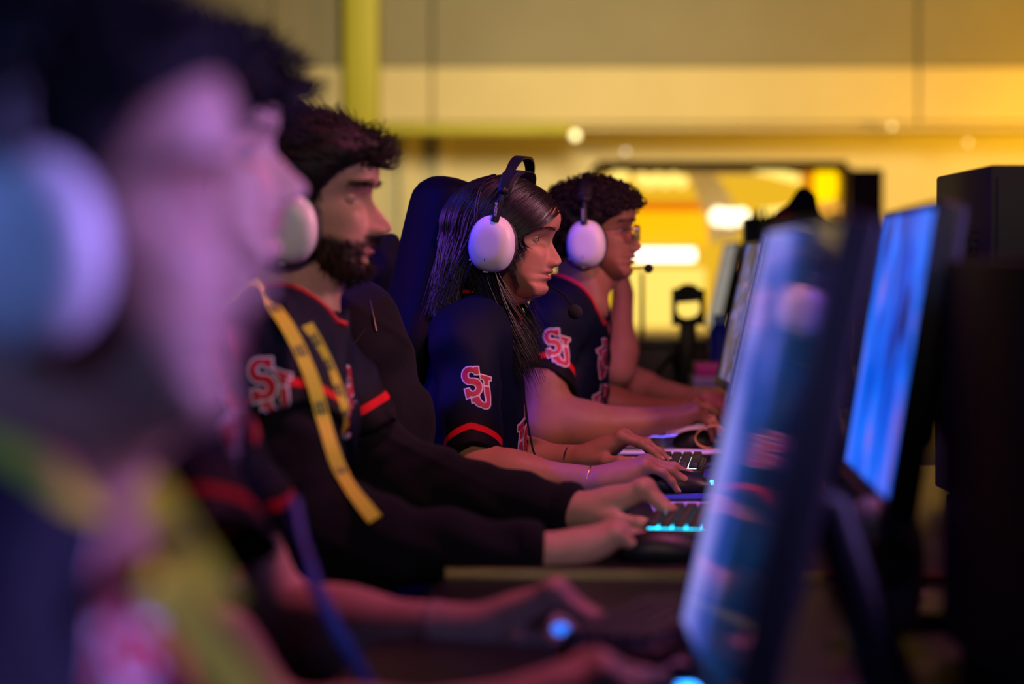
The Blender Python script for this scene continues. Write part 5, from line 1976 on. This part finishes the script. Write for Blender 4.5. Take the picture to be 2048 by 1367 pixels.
hd = empty('hooded_jacket', (W(1605, 640, 6.75).x, 6.75, TZ), 'dark peaked hood with a red patch, heaped on the far desk behind the monitors', 'jacket')
xh = W(1605, 640, 6.75).x
F = Field((xh - .26, 6.5, TZ), (xh + .26, 7.0, 1.45), .008)
F.cone(W(1612, 402, 6.75), W(1612, 520, 6.75), .028, .075, k=.03)
F.cone(W(1606, 398, 6.75), W(1572, 440, 6.75), .02, .035, k=.03)
F.cone(W(1605, 500, 6.75), W(1605, 620, 6.75), .08, .11, k=.05)
F.cone(W(1605, 620, 6.75), (xh, 6.75, TZ + .02), .11, .15, k=.05)
F.warp(lambda p: fold(p, .005, 1.1))
me = np_mesh('hood', *F.net())
put('hood', me, mat('hood_plum', (.035, .02, .04), .8), hd)
bv = BVHTree.FromPolygons([v.co.copy() for v in me.vertices], [tuple(p_.vertices) for p_ in me.polygons])
put('patch', decal([[(-.022, -.025), (.022, -.025), (.022, .02), (-.018, .03)]], W(1568, 425, 6.65), Vector((1, 0, 0)), Vector((0, 0, 1)), Vector((0, -1, 0)), bv, .002), mat('patch_red', (.6, .03, .06), .6), hd)
tr_ = empty('antenna_box', W(1525, 470, 7.0), 'dark box with short spikes beside the dark hood', 'box')
zt_ = W(1525, 436, 7.0).z
put('box_body', MB().box(Vector((W(1525, 480, 7.0).x, 7.05, (TZ + zt_) / 2)), (.10, .10, zt_ - TZ), bev=.004).mesh('box_body'), M_BLACK, tr_)
for px in (1505, 1515, 1527, 1541):
    put('spike', MB().cyl(W(px, 438, 7.0), W(px + 2, 415 + (px % 3) * 4, 7.0), .007, .003, 8).mesh('spike'), M_BLACK, tr_)

# ------------------------------------------------------------------ the room
def sbox(name, c, s, m, bev=0.0):
    return tag(put(name, MB().box(c, s, bev=bev).mesh(name, smooth=False), m), kind='structure')


YB = 18.0
bwx = lambda px, y=YB: (px - 1024) / FPX * y / math.cos(PITCH)
bwz = lambda py, y=YB: W(1024, py, y / math.cos(PITCH)).z
M_WALL = mat('wall_paint', (.52, .46, .40), .8, var=.04, vscale=1.5)
M_FAS_SHADE = mat('fascia_shaded', (.155, .13, .12), .7, var=.06, vscale=2)  # shade above the light edge, painted as a darker tone
M_FAS_LIT = mat('fascia_lit', (.42, .34, .25), .7, var=.04, vscale=2)
M_YTRIM = mat('yellow_trim', (.30, .27, .03), .6)
M_FLOOR = mat('dark_carpet', (.03, .028, .035), .95, bump=.8, bscale=300, var=.3, vscale=4)
sbox('floor', (0, 8, -.05), (16, 24, .1), M_FLOOR)
sbox('wall_back', (0, YB + .1, 2.5), (16, .2, 5), M_WALL)
sbox('wall_left', (-8.1, 8, 2.5), (.2, 24, 5), M_WALL)
sbox('wall_right', (8.1, 8, 2.5), (.2, 24, 5), M_WALL)
sbox('ceiling', (0, 8, 5.05), (16, 24, .1), mat('ceiling_dark', (.03, .03, .035), .9))
# fascia above: shaded upper and lit lower tone put into colour, joints at the photo's seams
fas = tag(put('trim_1', MB().box((0, YB - .30, bwz(258) - .02), (16, .58, .04)).mesh('trim_1', smooth=False), M_FAS_LIT), kind='structure')
cuts_ = [-8.0, bwx(-900), bwx(-60), bwx(700) - .08]
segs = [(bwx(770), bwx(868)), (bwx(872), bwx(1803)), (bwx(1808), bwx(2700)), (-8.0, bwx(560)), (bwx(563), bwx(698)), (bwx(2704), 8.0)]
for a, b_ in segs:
    for nm, z0, z1, m_, dy in (('upper_panel', bwz(148), 4.95, M_FAS_SHADE, .0), ('lower_panel', bwz(256), bwz(150), M_FAS_LIT, .03)):
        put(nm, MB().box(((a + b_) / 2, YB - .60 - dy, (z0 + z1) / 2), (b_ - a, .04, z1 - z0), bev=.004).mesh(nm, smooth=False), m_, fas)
yc_ = tag(put('trim_2', MB().box(((bwx(700) + bwx(768)) / 2, YB - .66, (bwz(262) + 4.95) / 2), (bwx(768) - bwx(700), .12, 4.95 - bwz(262)), bev=.03).mesh('trim_2'), M_YTRIM), kind='structure')
tag(put('trim_3', MB().box(((bwx(700) + bwx(1140)) / 2, YB - .66, bwz(270)), (bwx(1140) - bwx(700), .12, bwz(258) - bwz(280)), bev=.02).mesh('trim_3'), M_YTRIM), kind='structure')
for px in (812, 885, 690):
    tag(put('trim_4', MB().box((bwx(px), YB - .03, 1.1), (.10, .06, 2.2), bev=.02).mesh('trim_4'), M_WALL), kind='structure')

# little wall lamps
for px, py, r_, col_, lab, es in ((1150, 272, .030, (1.0, .9, .45), 'leftmost small round wall lamp under the fascia', 2.2), (1250, 304, .016, (.9, .85, .8), 'small white wall lamp just above the booth', 1.2),
                            (1780, 254, .018, (1.0, .75, .35), 'small round wall lamp at the fascia, right of the booth', 1.3), (1932, 286, .016, (1.0, .7, .4), 'rightmost small wall lamp near the tall tower', .9)):
    yy = YB - .78 if py < 300 else YB - .2
    lo = empty('wall_lamp', (bwx(px, yy), yy, bwz(py, yy)), lab, 'lamp', 'small wall lamps')
    put('bulb', MB().sphere((bwx(px, yy), yy - .03, bwz(py, yy)), r_, 20, 14).mesh('bulb'), mat('bulb_%d' % px, (.8, .8, .7), .4, emit=col_, estr=es), lo)
    put('socket', MB().cyl((bwx(px, yy), yy - .01, bwz(py, yy)), (bwx(px, yy), yy + .12, bwz(py, yy)), r_ * .7, r_ * .7, 16).mesh('socket'), M_FAS_LIT, lo)

# ------------------------------------------------------------------ lit booth at the back
YK = 13.0
kx = lambda px: bwx(px, YK)
kz = lambda py: bwz(py, YK)
kb = empty('booth', (kx(1440), YK, 0), 'brightly lit yellow booth at the back of the hall', 'booth')
M_KDARK = mat('booth_frame', (.40, .28, .10), .6)
em = lambda n, c_, s_: mat(n, (.03, .02, .005), .5, emit=c_, estr=s_)


def kbox(nm, x0, x1, y0, y1, m, dy=0.0, t=.04, parent=kb):
    return put(nm, MB().box(((kx(x0) + kx(x1)) / 2, YK + dy, (kz(y0) + kz(y1)) / 2), (abs(kx(x1) - kx(x0)), t, abs(kz(y0) - kz(y1))), bev=.003).mesh(nm, smooth=False), m, parent)


kbox('backlit_panel', 1180, 1690, 345, 660, em('booth_yellow', (1.0, .55, .02), .85), dy=.5)
put('roof', MB().box(((kx(1195) + kx(1690)) / 2, YK + .25, kz(332)), (kx(1690) - kx(1195), .6, .05), bev=.004).mesh('roof'), M_KDARK, kb)
put('counter', MB().box(((kx(1195) + kx(1690)) / 2, YK + .25, kz(668) / 2), (kx(1690) - kx(1195), .6, kz(668)), bev=.006).mesh('counter'), M_KDARK, kb)
for px in (1192, 1690):
    put('side_post', MB().box((kx(px), YK + .25, (kz(332)) / 2), (.04, .6, kz(332)), bev=.004).mesh('side_post'), M_KDARK, kb)
kbox('menu_board', 1262, 1424, 402, 486, em('booth_orange', (1.0, .46, .0), 1.25), dy=.35)
kbox('menu_header', 1262, 1424, 398, 420, em('booth_red_orange', (1.0, .25, .0), .8), dy=.33)
kbox('lower_panel', 1240, 1420, 536, 655, em('booth_lemon', (1.0, .70, .13), 1.2), dy=.35)
put('tube_light', MB().cyl((kx(1272), YK + .2, kz(509)), (kx(1395), YK + .2, kz(509)), .034, .034, 20).mesh('tube_light'), em('tube_white', (1.0, .92, .75), 3.0), kb)
for i, (px, py, rr_) in enumerate([(1232, 352, .03), (1250, 350, .03)] + [(1285 + 16 * k, 357 + (k % 2) * 5, .036) for k in range(6)] + [(1518 + 15 * k, 336 + 4 * k, .028) for k in range(6)]
                                  + [(1440, 432, .05), (1462, 434, .05), (1485, 432, .045)] + [(1528 + 14 * k, 424 - 2 * k, .022) for k in range(6)]):
    put('bulb', MB().sphere((kx(px), YK + .1, kz(py)), rr_, 14, 10).mesh('bulb'), em('booth_bulb', (1.0, .72, .16), 1.5) if not 14 <= i < 17 else em('booth_bulb_white', (1.0, .9, .6), 2.6), kb)
kbox('red_pillar', 1618, 1640, 335, 440, em('booth_red', (1.0, .20, .0), .6), dy=.2)
put('lantern', MB().sphere((kx(1655), YK + .1, kz(368)), (.065, .065, .10), 18, 12, pw=3).mesh('lantern'), em('lantern_amber', (1.0, .60, .0), 1.5), kb)
put('lantern', MB().sphere((kx(1664), YK + .1, kz(420)), (.06, .06, .055), 18, 12, pw=3).mesh('lantern'), em('lantern_orange', (1.0, .45, .05), 1.0), kb)
put('pale_beam', MB().strip([(kx(1405), YK + .3, kz(335)), (kx(1430), YK + .28, kz(380)), (kx(1455), YK + .3, kz(430)), (kx(1460), YK + .3, kz(480))], [Vector((1, 0, .2))] * 4, [.12, .16, .18, .16], .01).mesh('pale_beam'),
    mat('pale_beam_glow', (.7, .5, .25), .7, emit=(1.0, .6, .15), estr=.25), kb)  # pale diagonal beam, its glow set by weak emission
kbox('side_banner', 1480, 1515, 520, 640, em('booth_orange_lamp', (1.0, .35, .0), .9), dy=.2)
tag(put('plum_screen', MB().box((kx(1708), YK - .4, kz(345) / 2), (.18, .05, kz(345)), bev=.01).mesh('plum_screen'), mat('plum_panel', (.40, .18, .14), .6)), 'plum-brown upright panel at the right end of the booth', 'panel')
